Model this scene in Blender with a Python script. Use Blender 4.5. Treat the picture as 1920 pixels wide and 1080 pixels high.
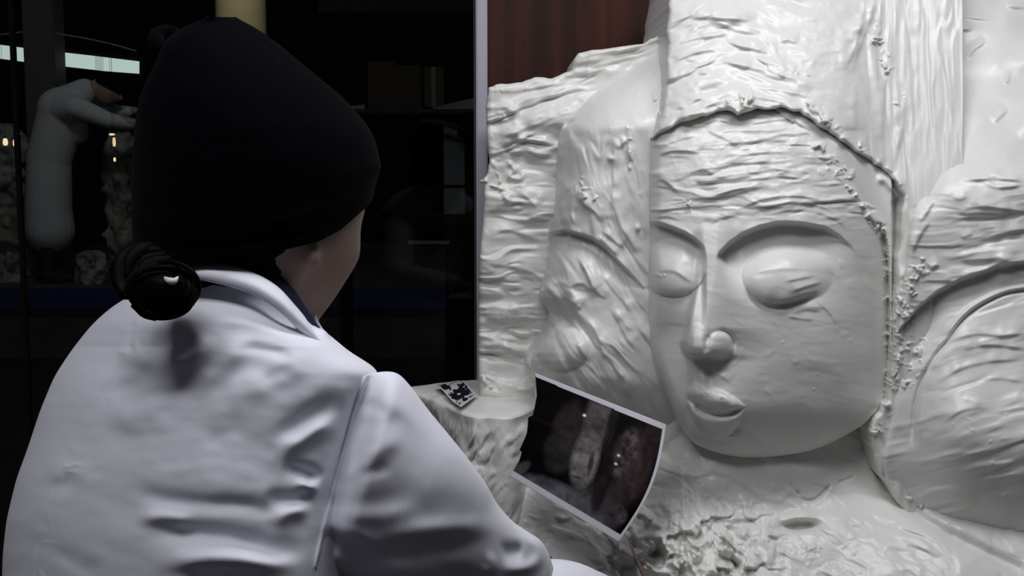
import bpy, bmesh, math, random
import numpy as np
from mathutils import Vector, Matrix

for o in list(bpy.data.objects):
    bpy.data.objects.remove(o, do_unlink=True)
SC = bpy.context.scene
COL = SC.collection
random.seed(7)

# ------------------------------------------------------------------ camera
CAM_Z, PITCH, FPX = 1.58, math.radians(6.5), 2318.0
cam_d = bpy.data.cameras.new('camera')
cam_d.sensor_width = 36.0
cam_d.lens = 36.0 * FPX / 1920.0
cam_d.clip_start = 0.02
cam = bpy.data.objects.new('camera', cam_d)
COL.objects.link(cam)
cam.location = (0, 0, CAM_Z)
cam.rotation_euler = (math.pi / 2 - PITCH, 0, 0)
SC.camera = cam

# ------------------------------------------------------------------ world, lights, exposure
world = bpy.data.worlds.new('world'); SC.world = world
world.use_nodes = True
wb = world.node_tree.nodes['Background']
wb.inputs[0].default_value = (0.55, 0.57, 0.66, 1)
wb.inputs[1].default_value = 0.06
SC.view_settings.view_transform = 'Standard'
SC.view_settings.look = 'None'
SC.view_settings.gamma = 1.0
SC.view_settings.use_curve_mapping = False
SC.view_settings.exposure = 0.0


def area(name, loc, target, sx, sy, power, col):
    d = bpy.data.lights.new(name, 'AREA')
    d.shape = 'RECTANGLE'; d.size = sx; d.size_y = sy
    d.energy = power; d.color = col
    o = bpy.data.objects.new(name, d); COL.objects.link(o)
    o.location = loc
    o.rotation_euler = (Vector(target) - Vector(loc)).to_track_quat('-Z', 'Y').to_euler()
    return o


area('booth_lamp_front', (0.44, 1.28, 2.70), (0.44, 1.46, 1.3), 1.0, 0.34, 14.5, (0.95, 0.96, 1.0))
area('rear_fill', (-0.45, 0.50, 2.72), (-0.25, 1.1, 1.3), 1.0, 0.34, 12.5, (0.95, 0.96, 1.0))  # added fill to brighten the back of the coat, no fixture seen


# ------------------------------------------------------------------ helpers
CP, SP = math.cos(PITCH), math.sin(PITCH)


def P(u, v, Y):
    """world point at world depth Y along the photo ray (u, v)"""
    a = (u - 960.0) / FPX; b = (540.0 - v) / FPX
    t = Y / (CP + b * SP)
    return Vector((a * t, Y, CAM_Z + t * (b * CP - SP)))


def PA(U, V, Y):
    a = (U - 960.0) / FPX; b = (540.0 - V) / FPX
    t = Y / (CP + b * SP)
    return np.stack([a * t, np.broadcast_to(Y, t.shape) + 0 * t, CAM_Z + t * (b * CP - SP)], -1)


def proj(p):
    """world -> photo pixel"""
    x, y, z = p[..., 0], p[..., 1], p[..., 2] - CAM_Z
    d = y * CP - z * SP
    up = y * SP + z * CP
    return 960 + FPX * x / d, 540 - FPX * up / d


def sstep(a, b, x):
    t = np.clip((x - a) / (b - a), 0, 1)
    return t * t * (3 - 2 * t)


def sint(x, xp, fp, w):
    s = 0
    for k, g in zip((-1, -.66, -.33, 0, .33, .66, 1), (.06, .13, .2, .22, .2, .13, .06)):
        s = s + g * np.interp(x + k * w, xp, fp)
    return s


def noise(U, V, sc, seed, sy=None):
    sy = sy or sc
    r = np.random.RandomState(seed)
    g = r.rand(128, 128) * 2 - 1
    x = U / sc + 31.7 + seed * 3.1; y = V / sy + 47.3 + seed * 1.7
    xi = np.floor(x).astype(int); yi = np.floor(y).astype(int)
    fx = x - xi; fy = y - yi
    fx = fx * fx * fx * (fx * (fx * 6 - 15) + 10); fy = fy * fy * fy * (fy * (fy * 6 - 15) + 10)
    a = g[yi % 128, xi % 128]; b = g[yi % 128, (xi + 1) % 128]
    c = g[(yi + 1) % 128, xi % 128]; d = g[(yi + 1) % 128, (xi + 1) % 128]
    return (a * (1 - fx) + b * fx) * (1 - fy) + (c * (1 - fx) + d * fx) * fy


def fbm(U, V, sc, seed, octv=4, sy=None, gain=0.5):
    s = 0; a = 1.0; sy = sy or sc
    for i in range(octv):
        s = s + a * noise(U, V, sc / 2 ** i, seed + i * 13, sy / 2 ** i); a *= gain
    return s


def butter(U, V, ang, la, lp, seed, K=.9, octv=3):
    """knife-spread relief: stretched noise whose crests lean over to one side"""
    c, s = np.cos(ang), np.sin(ang)
    wob = .35 * lp * noise(U, V, la * 1.5, seed + 91)
    al = U * c + V * s; pe = -U * s + V * c + wob
    n0 = fbm(al, pe, la, seed, octv, lp, .45)
    return fbm(al, pe - K * lp * n0, la, seed, octv, lp, .45)


def curve_pts(pts, n=None):
    """Catmull-Rom through 2D/3D points"""
    p = np.array(pts, float)
    if len(p) < 3:
        return p
    n = n or (len(p) - 1) * 5 + 1
    e = np.vstack([2 * p[0] - p[1], p, 2 * p[-1] - p[-2]])
    out = []
    for t in np.linspace(0, len(p) - 1 - 1e-9, n):
        i = int(t); f = t - i
        a, b, c, d = e[i:i + 4]
        out.append(0.5 * ((2 * b) + (c - a) * f + (2 * a - 5 * b + 4 * c - d) * f * f + (-a + 3 * b - 3 * c + d) * f ** 3))
    return np.array(out)


def pldist(U, V, pts, R, smooth=True):
    """indices, distance, signed side (+ = left of travel seen with v up), arc fraction"""
    p = curve_pts(pts) if smooth else np.array(pts, float)
    idx = np.where((U > p[:, 0].min() - R) & (U < p[:, 0].max() + R) & (V > p[:, 1].min() - R) & (V < p[:, 1].max() + R))[0]
    u = U[idx]; v = V[idx]
    best = np.full(len(idx), 1e9); side = np.zeros(len(idx)); tt = np.zeros(len(idx))
    L = np.r_[0, np.cumsum(np.hypot(*np.diff(p, axis=0).T))]
    for i in range(len(p) - 1):
        ax, ay = p[i]; dx, dy = p[i + 1] - p[i]; l2 = dx * dx + dy * dy + 1e-9
        t = np.clip(((u - ax) * dx + (v - ay) * dy) / l2, 0, 1)
        ex = u - ax - t * dx; ey = v - ay - t * dy
        d = np.hypot(ex, ey); m = d < best
        best[m] = d[m]; side[m] = np.sign(dy * ex - dx * ey)[m]; tt[m] = ((L[i] + t * math.sqrt(l2)) / L[-1])[m]
    return idx, best, side, tt


def ends(t, a=0.15):
    return sstep(0, a, t) * sstep(0, a, 1 - t)


def lip(h, U, V, pts, amp, ramp, sharp=2.5, taper=0.15, smooth=True):
    """butter-knife lip: a crest with a long ramp on the left side of travel and a sharp drop on the right"""
    idx, d, s, t = pldist(U, V, pts, max(ramp * 5, 12), smooth)
    f = np.where(s > 0, np.exp(-(d / (ramp * 1.7)) ** 1.3), np.exp(-(d / (sharp * 1.7)) ** 2))
    h[idx] += amp * f * ends(t, max(taper, .3)) * (.75 + .35 * noise(U[idx], V[idx], 18, 77))


def ridge(h, U, V, pts, amp, w, taper=0.15, smooth=True):
    idx, d, s, t = pldist(U, V, pts, w * 3, smooth)
    h[idx] += amp * np.exp(-(d / w) ** 2) * ends(t, taper)


def blob(h, U, V, cu, cv, ru, rv, amp, ang=0.0, p=1.0):
    R = max(ru, rv) * 2.6
    idx = np.where((abs(U - cu) < R) & (abs(V - cv) < R))[0]
    c, s = math.cos(ang), math.sin(ang)
    x = (U[idx] - cu) * c + (V[idx] - cv) * s; y = -(U[idx] - cu) * s + (V[idx] - cv) * c
    h[idx] += amp * np.exp(-((x / ru) ** 2 + (y / rv) ** 2) ** p)


def dome(h, U, V, cu, cv, ru, rv, amp, ang=0.0, k=0.5):
    c, s = math.cos(ang), math.sin(ang)
    x = (U - cu) * c + (V - cv) * s; y = -(U - cu) * s + (V - cv) * c
    h += amp * np.clip(1 - (x / ru) ** 2 - (y / rv) ** 2, 0, 1) ** k


def crumbs(h, U, V, path, n, spread, r0, r1, amp, seed):
    """irregular torn bits of butter along a path"""
    if spread >= 20:
        r = random.Random(seed); p = curve_pts(path)
        for i in range(n):
            q = p[int(r.random() * (len(p) - 1))]; rr = r.uniform(r0, r1)
            blob(h, U, V, q[0] + r.gauss(0, spread), q[1] + r.gauss(0, spread), rr * r.uniform(1, 1.6), rr * r.uniform(.4, .9), .6 * amp * r.uniform(.3, .9), r.random() * 3, 1.3)
        return
    sp = max(spread * 1.5, r1 * 1.2)
    idx, d, s, t = pldist(U, V, path, sp * 2.6)
    m = np.exp(-(d / sp) ** 2) * ends(t, .06)
    u = U[idx]; v = V[idx]; sc = (r0 + r1) * 1.5
    wu = u + sc * .7 * noise(u, v, sc, seed + 5); wv = v + sc * .7 * noise(u, v, sc, seed + 6)
    c = fbm(wu, wv, sc, seed, 3, sc * .8, .55)
    dens = np.clip(n / 24., .3, 1.2)
    h[idx] += 1.5 * amp * m * sstep(.42 - .22 * dens, .95, c)
    r = random.Random(seed); p = curve_pts(path)
    for i in range(n // 4):
        q = p[int(r.random() * (len(p) - 1))]; rr = r.uniform(r0, r1)
        blob(h, U, V, q[0] + r.gauss(0, spread), q[1] + r.gauss(0, spread), rr * 1.3, rr * r.uniform(.3, .6), amp * r.uniform(.3, .8) * rr / r1, r.random() * 3, 1.5)


def lips_random(h, U, V, box, n, angle, spread, len0, len1, amp, ramp, seed, curve=0.12):
    r = random.Random(seed)
    for i in range(n):
        cu = r.uniform(box[0], box[2]); cv = r.uniform(box[1], box[3])
        a = angle(cu, cv) if callable(angle) else angle
        a += r.gauss(0, spread)
        L = r.uniform(len0, len1) / 2
        b = r.gauss(0, curve) * L * 2
        ca, sa = math.cos(a), math.sin(a)
        pts = []
        for t in (-1, -.4, .3, 1):
            o = b * (1 - t * t) + r.gauss(0, .03) * L
            pts.append((cu + ca * t * L - sa * o, cv + sa * t * L + ca * o))
        lip(h, U, V, pts, .75 * amp * r.uniform(.25, 1.1), ramp * r.uniform(.5, 1.3), r.uniform(1.6, 3.2), .3)


def polysd(U, V, poly):
    """signed distance to polygon (+ inside) and nearest boundary point"""
    p = np.array(poly, float); n = len(p)
    best = np.full(U.shape, 1e9); nx = np.zeros(U.shape); ny = np.zeros(U.shape); ins = np.zeros(U.shape, bool)
    for i in range(n):
        a = p[i]; b = p[(i + 1) % n]; d = b - a; l2 = d @ d + 1e-9
        t = np.clip(((U - a[0]) * d[0] + (V - a[1]) * d[1]) / l2, 0, 1)
        qx = a[0] + t * d[0]; qy = a[1] + t * d[1]
        dd = np.hypot(U - qx, V - qy); m = dd < best
        best[m] = dd[m]; nx[m] = qx[m]; ny[m] = qy[m]
        c = ((a[1] > V) != (b[1] > V)) & (U < (b[0] - a[0]) * (V - a[1]) / (b[1] - a[1] + 1e-12) + a[0])
        ins ^= c
    return np.where(ins, best, -best), nx, ny


def mesh_np(name, co, quads, mat=None, parent=None, smooth=True, tris=None):
    me = bpy.data.meshes.new(name)
    co = np.asarray(co, np.float32).reshape(-1, 3)
    fl = [np.asarray(quads, np.int32).reshape(-1, 4)] if quads is not None and len(quads) else []
    if tris is not None and len(tris):
        fl.append(np.asarray(tris, np.int32).reshape(-1, 3))
    tot = np.concatenate([np.full(len(f), f.shape[1], np.int32) for f in fl])
    idx = np.concatenate([f.ravel() for f in fl])
    me.vertices.add(len(co)); me.vertices.foreach_set('co', co.ravel())
    me.loops.add(len(idx)); me.loops.foreach_set('vertex_index', idx)
    me.polygons.add(len(tot))
    me.polygons.foreach_set('loop_start', np.r_[0, np.cumsum(tot)[:-1]].astype(np.int32))
    me.polygons.foreach_set('loop_total', tot)
    me.polygons.foreach_set('use_smooth', np.full(len(tot), smooth))
    me.update(calc_edges=True); me.validate()
    o = bpy.data.objects.new(name, me); COL.objects.link(o)
    if mat: me.materials.append(mat)
    if parent: o.parent = parent
    return o


def fix_normals(o):
    bm = bmesh.new(); bm.from_mesh(o.data)
    bmesh.ops.recalc_face_normals(bm, faces=bm.faces)
    bm.to_mesh(o.data); bm.free()


def tag(o, label=None, cat=None, group=None, kind=None):
    if label: o['label'] = label
    if cat: o['category'] = cat
    if group: o['group'] = group
    if kind: o['kind'] = kind
    return o


def empty(name, loc, label, cat, group=None):
    o = bpy.data.objects.new(name, None); COL.objects.link(o)
    o.location = loc; o.empty_display_size = .1
    bpy.context.view_layer.update()
    return tag(o, label, cat, group)


def adopt(o, parent):
    """parent while keeping world-space mesh coordinates"""
    o.parent = parent
    m = Matrix.Identity(4); q = parent
    while q:
        m = q.matrix_basis.to_4x4() @ m if False else (Matrix.Translation(q.location) @ m); q = q.parent
    o.matrix_parent_inverse = m.inverted()
    return o


def mat(name, col, rough=.6, spec=.5, bump=None, coat=0, sheen=0, metal=0, sss=0, var=None, emit=None):
    m = bpy.data.materials.new(name); m.use_nodes = True
    nt = m.node_tree; b = nt.nodes['Principled BSDF']
    b.inputs['Base Color'].default_value = (*col, 1)
    b.inputs['Roughness'].default_value = rough
    b.inputs['Specular IOR Level'].default_value = spec
    b.inputs['Metallic'].default_value = metal
    b.inputs['Coat Weight'].default_value = coat
    b.inputs['Sheen Weight'].default_value = sheen
    if sss:
        b.inputs['Subsurface Weight'].default_value = sss
        b.inputs['Subsurface Radius'].default_value = (1, .7, .35)
        b.inputs['Subsurface Scale'].default_value = .01
    if emit:
        b.inputs['Emission Color'].default_value = (*emit[0], 1); b.inputs['Emission Strength'].default_value = emit[1]
    tc = nt.nodes.new('ShaderNodeTexCoord')
    if var:   # (scale, detail, colour2, (stretch))
        mp = nt.nodes.new('ShaderNodeMapping'); nt.links.new(tc.outputs['Object'], mp.inputs[0])
        mp.inputs['Scale'].default_value = var[3] if len(var) > 3 else (1, 1, 1)
        n = nt.nodes.new('ShaderNodeTexNoise'); n.inputs['Scale'].default_value = var[0]; n.inputs['Detail'].default_value = var[1]
        nt.links.new(mp.outputs[0], n.inputs['Vector'])
        r = nt.nodes.new('ShaderNodeValToRGB')
        r.color_ramp.elements[0].position = .35; r.color_ramp.elements[1].position = .65
        r.color_ramp.elements[0].color = (*col, 1); r.color_ramp.elements[1].color = (*var[2], 1)
        nt.links.new(n.outputs['Fac'], r.inputs[0]); nt.links.new(r.outputs[0], b.inputs['Base Color'])
    if bump:  # (scale, strength, distance)
        n = nt.nodes.new('ShaderNodeTexNoise'); n.inputs['Scale'].default_value = bump[0]; n.inputs['Detail'].default_value = 4
        nt.links.new(tc.outputs['Object'], n.inputs['Vector'])
        bp = nt.nodes.new('ShaderNodeBump'); bp.inputs['Strength'].default_value = bump[1]; bp.inputs['Distance'].default_value = bump[2]
        nt.links.new(n.outputs['Fac'], bp.inputs['Height']); nt.links.new(bp.outputs[0], b.inputs['Normal'])
    return m


M = {}
M['butter'] = mat('butter', (.80, .787, .75), .34, .5, bump=(120, .12, .0015), sss=.25, var=(9, 5, (.77, .76, .73)))
M['wood_panel'] = mat('wood_panel', (.075, .020, .012), .5, .2, var=(5, 6, (.030, .010, .007), (6, 6, .25)), bump=(60, .15, .002))
M['frame_white'] = mat('frame_white', (.50, .485, .55), .4, .4)

# ================================================================== BUTTER SCULPTURE
KP = 0.0008
Y0 = 2.10
Y_BACK = 2.34
STEP = 2.0


def relief(name, bbox, poly, hfun, roll=14, rolldepth=14, back=Y_BACK, step=None, parent=None, ylift=0.0, ragged=0, zmin=None):
    st = step or STEP
    us = np.arange(bbox[0], bbox[2] + st, st); vs = np.arange(bbox[1], bbox[3] + st, st)
    UU, VV = np.meshgrid(us, vs); shp = UU.shape
    U = UU.ravel(); V = VV.ravel()
    pp = curve_pts(list(poly) + [poly[0]], len(poly) * 3) if ragged >= 0 else np.array(poly, float)
    if ragged > 0:
        pp = pp + np.stack([noise(pp[:, 0], pp[:, 1], 9, 5), noise(pp[:, 0], pp[:, 1], 9, 6)], -1) * ragged
    sd, nx, ny = polysd(U, V, pp)
    h = hfun(U, V, sd)
    e = np.clip(1 - sd / roll, 0, 1)
    h = h - rolldepth * (1 - np.sqrt(np.clip(1 - e * e, 0, 1)))
    inside = sd > 0
    ins2 = inside.reshape(shp)
    # keep quads touching the inside, snapping their outer corners onto the outline
    q = ins2[:-1, :-1] | ins2[1:, :-1] | ins2[:-1, 1:] | ins2[1:, 1:]
    snap = ~inside
    U2 = np.where(snap, nx, U); V2 = np.where(snap, ny, V)
    ids = np.arange(U.size).reshape(shp)
    quads = np.stack([ids[:-1, :-1], ids[1:, :-1], ids[1:, 1:], ids[:-1, 1:]], -1)[q]
    co = PA(U2, V2, Y0 - h * KP + ylift)
    used = np.unique(quads); rm = -np.ones(U.size, int); rm[used] = np.arange(len(used))
    quads = rm[quads]; co = co[used]
    # skirt to the back
    ed = np.concatenate([quads[:, [0, 1]], quads[:, [1, 2]], quads[:, [2, 3]], quads[:, [3, 0]]])
    key = np.sort(ed, 1); k = key[:, 0].astype(np.int64) * (len(co) + 1) + key[:, 1]
    uq, first, cnt = np.unique(k, return_index=True, return_counts=True)
    be = ed[first[cnt == 1]]
    bv = np.unique(be); m2 = -np.ones(len(co), int); m2[bv] = np.arange(len(bv)) + len(co)
    bc = co[bv].copy(); bc[:, 1] = back
    sk = np.stack([be[:, 1], be[:, 0], m2[be[:, 0]], m2[be[:, 1]]], -1)
    av_ = np.vstack([co, bc])
    if zmin is not None: av_[:, 2] = np.maximum(av_[:, 2], zmin)
    o = mesh_np(name, av_, np.vstack([quads, sk]), M['butter'], None)
    if parent: adopt(o, parent)
    return o


sculpt = empty('butter_sculpture', (0.38, 2.0, 0.60), 'large white butter sculpture of a calm multi-faced crowned bust, still being carved', 'sculpture')

# ---------------------------------------------------------------- backing slab
slab_poly = [(914, 166), (930, 159), (960, 156), (985, 152), (1010, 145), (1035, 149), (1052, 138), (1070, 132), (1073, 122), (1080, 104), (1090, 99),
             (1140, 90), (1200, 82), (1225, 72), (1255, 55), (1340, 50), (1340, 920), (870, 960), (893, 780), (897, 720), (897, 520), (904, 420), (908, 348),
             (899, 342), (905, 335), (914, 325), (917, 300), (913, 250), (912, 200)]


def h_slab(U, V, sd):
    h = 14 * fbm(U, V, 120, 3, 2, 60) + 10 * (butter(U, V, -.28, 110, 34, 8) * sstep(330, 240, V) + butter(U, V, .05, 110, 34, 9) * sstep(240, 330, V))
    h += sstep(250, 80, V) * -25
    h += (480 - V) * .13
    for pts, a, r in [
        ([(918, 170), (980, 168), (1060, 150), (1080, 140)], 7, 10),
        ([(925, 213), (960, 208), (985, 196)], 8, 12),
        ([(925, 228), (950, 222), (975, 208), (980, 205)], 7, 10),
        ([(935, 258), (985, 240), (1030, 222), (1046, 218)], 9, 16),
        ([(1010, 186), (1050, 172), (1085, 165), (1110, 170)], 9, 12),
        ([(1085, 128), (1100, 138), (1130, 126), (1165, 112), (1200, 104)], 10, 12),
        ([(1085, 122), (1120, 112), (1150, 104), (1190, 98)], 6, 9),
        ([(1090, 104), (1150, 94), (1215, 84)], 8, 8),
        ([(930, 278), (965, 262), (1000, 262), (1046, 271)], 18, 14),
        ([(950, 288), (985, 282), (1015, 290), (1045, 287)], 10, 8),
        ([(950, 288), (975, 284), (998, 296)], 7, 6),
        ([(935, 345), (950, 372), (962, 378)], 9, 9),
        ([(972, 372), (985, 366), (1000, 380), (1008, 390)], 12, 16),
        ([(985, 405), (1010, 408), (1034, 412)], 9, 9),
        ([(912, 396), (940, 392), (965, 396)], 5, 8),
        ([(908, 446), (950, 430), (1000, 446), (1022, 455)], 6, 12),
        ([(905, 490), (960, 500), (1005, 512), (1015, 530)], 8, 16),
        ([(902, 590), (950, 600), (985, 595), (1020, 605)], 8, 14),
        ([(903, 645), (945, 648), (970, 660), (985, 668)], 9, 12),
        ([(897, 716), (940, 718), (985, 726)], 6, 9)]:
        lip(h, U, V, pts, a, r, 2.5)
    lips_random(h, U, V, (905, 160, 1060, 330), 8, -.28, .25, 30, 90, 5, 8, 11)
    lips_random(h, U, V, (900, 330, 1040, 720), 10, .05, .35, 25, 80, 3.2, 10, 12)
    lips_random(h, U, V, (880, 720, 1010, 900), 34, .5, .7, 12, 40, 4.5, 6, 13)
    ridge(h, U, V, [(950, 300), (965, 318), (955, 330), (975, 335), (985, 318)], 7, 5)
    crumbs(h, U, V, [(912, 300), (925, 330), (945, 345), (905, 343)], 16, 7, 3, 8, 9, 4)
    crumbs(h, U, V, [(900, 700), (930, 800), (900, 860), (960, 790)], 22, 16, 2, 6, 8, 5)
    crumbs(h, U, V, [(930, 200), (960, 400), (930, 650)], 30, 30, 2, 4, 5, 6)
    return h


relief('backing_slab', (864, 40, 1350, 966), slab_poly, h_slab, 10, 12, parent=sculpt, ragged=2.0)

# ---------------------------------------------------------------- side head (looking left)
sl = [(1266, 50), (1243, 66), (1215, 95), (1180, 122), (1140, 150), (1105, 180), (1075, 212), (1057, 234), (1050, 248), (1046, 275), (1043, 340), (1039, 400),
      (1030, 432), (1033, 455), (1029, 490), (1020, 520), (1013, 545), (1011, 560), (1017, 570), (1026, 578), (1030, 600), (1020, 622), (1003, 650), (985, 676), (990, 700),
      (1004, 715), (1004, 745), (1000, 800), (1010, 880), (1100, 930), (1320, 930), (1322, 700), (1272, 640), (1272, 50)]
sil_v = np.array([50, 66, 95, 122, 150, 180, 212, 234, 248, 275, 340, 400, 432, 455, 490, 520, 545, 560, 578, 600, 622, 650, 676, 715, 800, 900.])
sil_u = np.array([1262, 1243, 1215, 1180, 1140, 1105, 1075, 1057, 1050, 1046, 1043, 1039, 1030, 1033, 1029, 1020, 1013, 1011, 1026, 1030, 1020, 1003, 985, 1004, 985, 980.])


def h_side(U, V, sd):
    ul = sint(V, sil_v, sil_u, 45)
    d = np.clip(U - ul, 0, 400)
    h = 70 + 120 * (1 - np.exp(-d / 38.)) + d * .06
    top = np.clip(246 - V, 0, 300)
    h -= (np.sqrt(top ** 2 + 24 ** 2) - 24) * .86
    h -= sstep(700, 890, V) * 120
    # brow and socket
    bp = [(1020, 440), (1040, 433), (1060, 430), (1085, 436), (1110, 444), (1135, 462), (1160, 488), (1185, 514), (1206, 536)]
    vb = np.interp(U, [p[0] for p in bp], [p[1] for p in bp])
    dv = V - vb
    tap = sstep(1230, 1150, U)
    h += np.where(dv > 0, -30 * sstep(0, 7, dv) * np.exp(-(np.clip(dv, 0, 400) / 60) ** 1.5), 0) * tap
    lip(h, U, V, bp, 5, 10, 2)
    dome(h, U, V, 1080, 500, 60, 42, 12, .5, .8)
    # nose, upper lip bulge
    blob(h, U, V, 1030, 552, 26, 17, 22, .3, 1.4)
    blob(h, U, V, 1052, 594, 30, 13, -22, .5, 1.2)
    dome(h, U, V, 1054, 655, 50, 44, 17, 0, .8)
    ridge(h, U, V, [(1020, 545), (1045, 530), (1068, 545), (1085, 575)], 8, 9)
    for pts, a, r in [
        ([(1083, 476), (1100, 510), (1113, 538), (1127, 555)], 11, 12), ([(1098, 535), (1128, 553), (1140, 560)], 9, 8),
        ([(1142, 570), (1165, 610), (1190, 660)], 8, 12), ([(1068, 558), (1080, 572), (1092, 580)], 8, 8),
        ([(1052, 585), (1070, 600), (1085, 618)], 8, 8), ([(1100, 595), (1120, 625), (1128, 650), (1140, 690)], 6, 10),
        ([(1120, 500), (1150, 540), (1185, 585)], 5, 10), ([(1060, 540), (1090, 530), (1110, 545)], 5, 8),
        ([(1080, 640), (1092, 658), (1105, 680)], 5, 8), ([(1160, 690), (1170, 720), (1180, 750)], 5, 8),
        ([(1120, 440), (1150, 470), (1165, 480)], 8, 12), ([(1125, 428), (1155, 452), (1170, 465)], 8, 10),
        ([(1075, 352), (1072, 400), (1085, 432)], 7, 8), ([(1078, 360), (1098, 385), (1118, 398), (1128, 420)], 11, 10),
        ([(1052, 372), (1054, 400), (1052, 425)], 7, 7), ([(1153, 255), (1152, 330), (1150, 400), (1162, 425)], 6, 9),
        ([(1180, 240), (1180, 280), (1182, 330)], 8, 7), ([(1156, 282), (1168, 268), (1178, 258)], 7, 6),
        ([(1165, 420), (1185, 455), (1195, 480)], 7, 9),
        ([(1140, 515), (1170, 556), (1185, 600)], 4, 9)]:
        lip(h, U, V, pts, a, r, 2.2)
    h += 5 * fbm(U, V, 90, 22, 2) + sstep(235, 260, V) * 4 * (butter(U, V, 1.4, 120, 34, 21) * sstep(520, 430, V) + 1.2 * butter(U, V, .98, 150, 30, 19) * sstep(430, 520, V)) + 1.2 * fbm(U, V, 30, 20, 2)
    lips_random(h, U, V, (1050, 340, 1210, 440), 5, .9, .7, 20, 60, 5, 7, 23)
    lips_random(h, U, V, (1080, 520, 1220, 760), 12, 1.0, .12, 40, 130, 3.2, 8, 24, .05)
    lips_random(h, U, V, (1090, 100, 1240, 240), 10, -.6, .5, 8, 30, 3, 5, 25)
    crumbs(h, U, V, [(1180, 240), (1182, 320)], 12, 3, 2, 4, 3, 26)
    crumbs(h, U, V, [(1085, 345), (1110, 380)], 12, 8, 3, 6, 6, 27)
    crumbs(h, U, V, [(1235, 70), (1232, 150), (1225, 230)], 14, 3, 2, 4, 5, 28)
    blob(h, U, V, 1068, 231, 10, 4, -12, -.6, 1.5)
    blob(h, U, V, 1145, 297, 5, 5, 8); blob(h, U, V, 1196, 428, 4, 5, 8)
    return h


relief('side_face', (976, 40, 1330, 940), sl, h_side, 16, 26, parent=sculpt, ragged=1.0)

# ---------------------------------------------------------------- front face
fp = [(1234, 210), (1222, 262), (1219, 300), (1218, 420), (1218, 560), (1219, 640), (1230, 692), (1252, 745), (1273, 795), (1298, 828), (1335, 846), (1385, 857),
      (1450, 857), (1530, 842), (1600, 808), (1655, 770), (1682, 740), (1696, 640), (1702, 400), (1703, 372), (1674, 320), (1622, 284), (1564, 246), (1500, 202), (1400, 194), (1300, 204)]
brow_r = [(1340, 490), (1348, 474), (1367, 455), (1393, 437), (1424, 424), (1455, 417), (1476, 416), (1502, 418), (1546, 425), (1572, 440), (1598, 462), (1612, 480)]
brow_l = [(1210, 416), (1239, 418), (1262, 426), (1286, 436), (1304, 448), (1320, 463), (1324, 480)]
flange = [(1490, 232), (1505, 243), (1525, 265), (1547, 290), (1566, 312), (1586, 329), (1600, 352), (1617, 382), (1632, 402), (1646, 422), (1656, 445), (1661, 480), (1664, 560), (1664, 700), (1660, 790)]
rid_v = np.array([430, 450, 480, 520, 560, 600, 640, 665, 690.]); rid_u = np.array([1332, 1331, 1331, 1326, 1317, 1308, 1301, 1304, 1308.])


def face_base(U, V):
    x = abs(U - 1430) / 244.; y = abs(V - 555) / 405.
    return 150 + 190 * np.clip(1 - np.clip(x, 0, 1) ** 2.5, 0, 1) ** .5 * np.clip(1 - np.clip(y, 0, 1) ** 2.6, 0, 1) ** .5


def dress_base(U, V):
    front = face_base(U, np.clip(V, 245, 900)) + 16 - (np.sqrt(np.clip(245 - V, 0, 400) ** 2 + 400) - 20) * .60
    front += 14 * np.exp(-((V - 20) / 30) ** 2) * sstep(1500, 1300, U)
    stripz = 268 - (np.sqrt(np.clip(360 - V, -200, 500) ** 2 + 2500) + np.clip(360 - V, -200, 500)) * .5 * .36 - np.clip(V - 600, 0, 400) * .05
    w = sstep(1560, 1690, U)
    h = front * (1 - w) + stripz * w
    h -= 14 * np.exp(-((U - 1700) / 50) ** 2) * sstep(420, 250, V)
    return h, w


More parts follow.
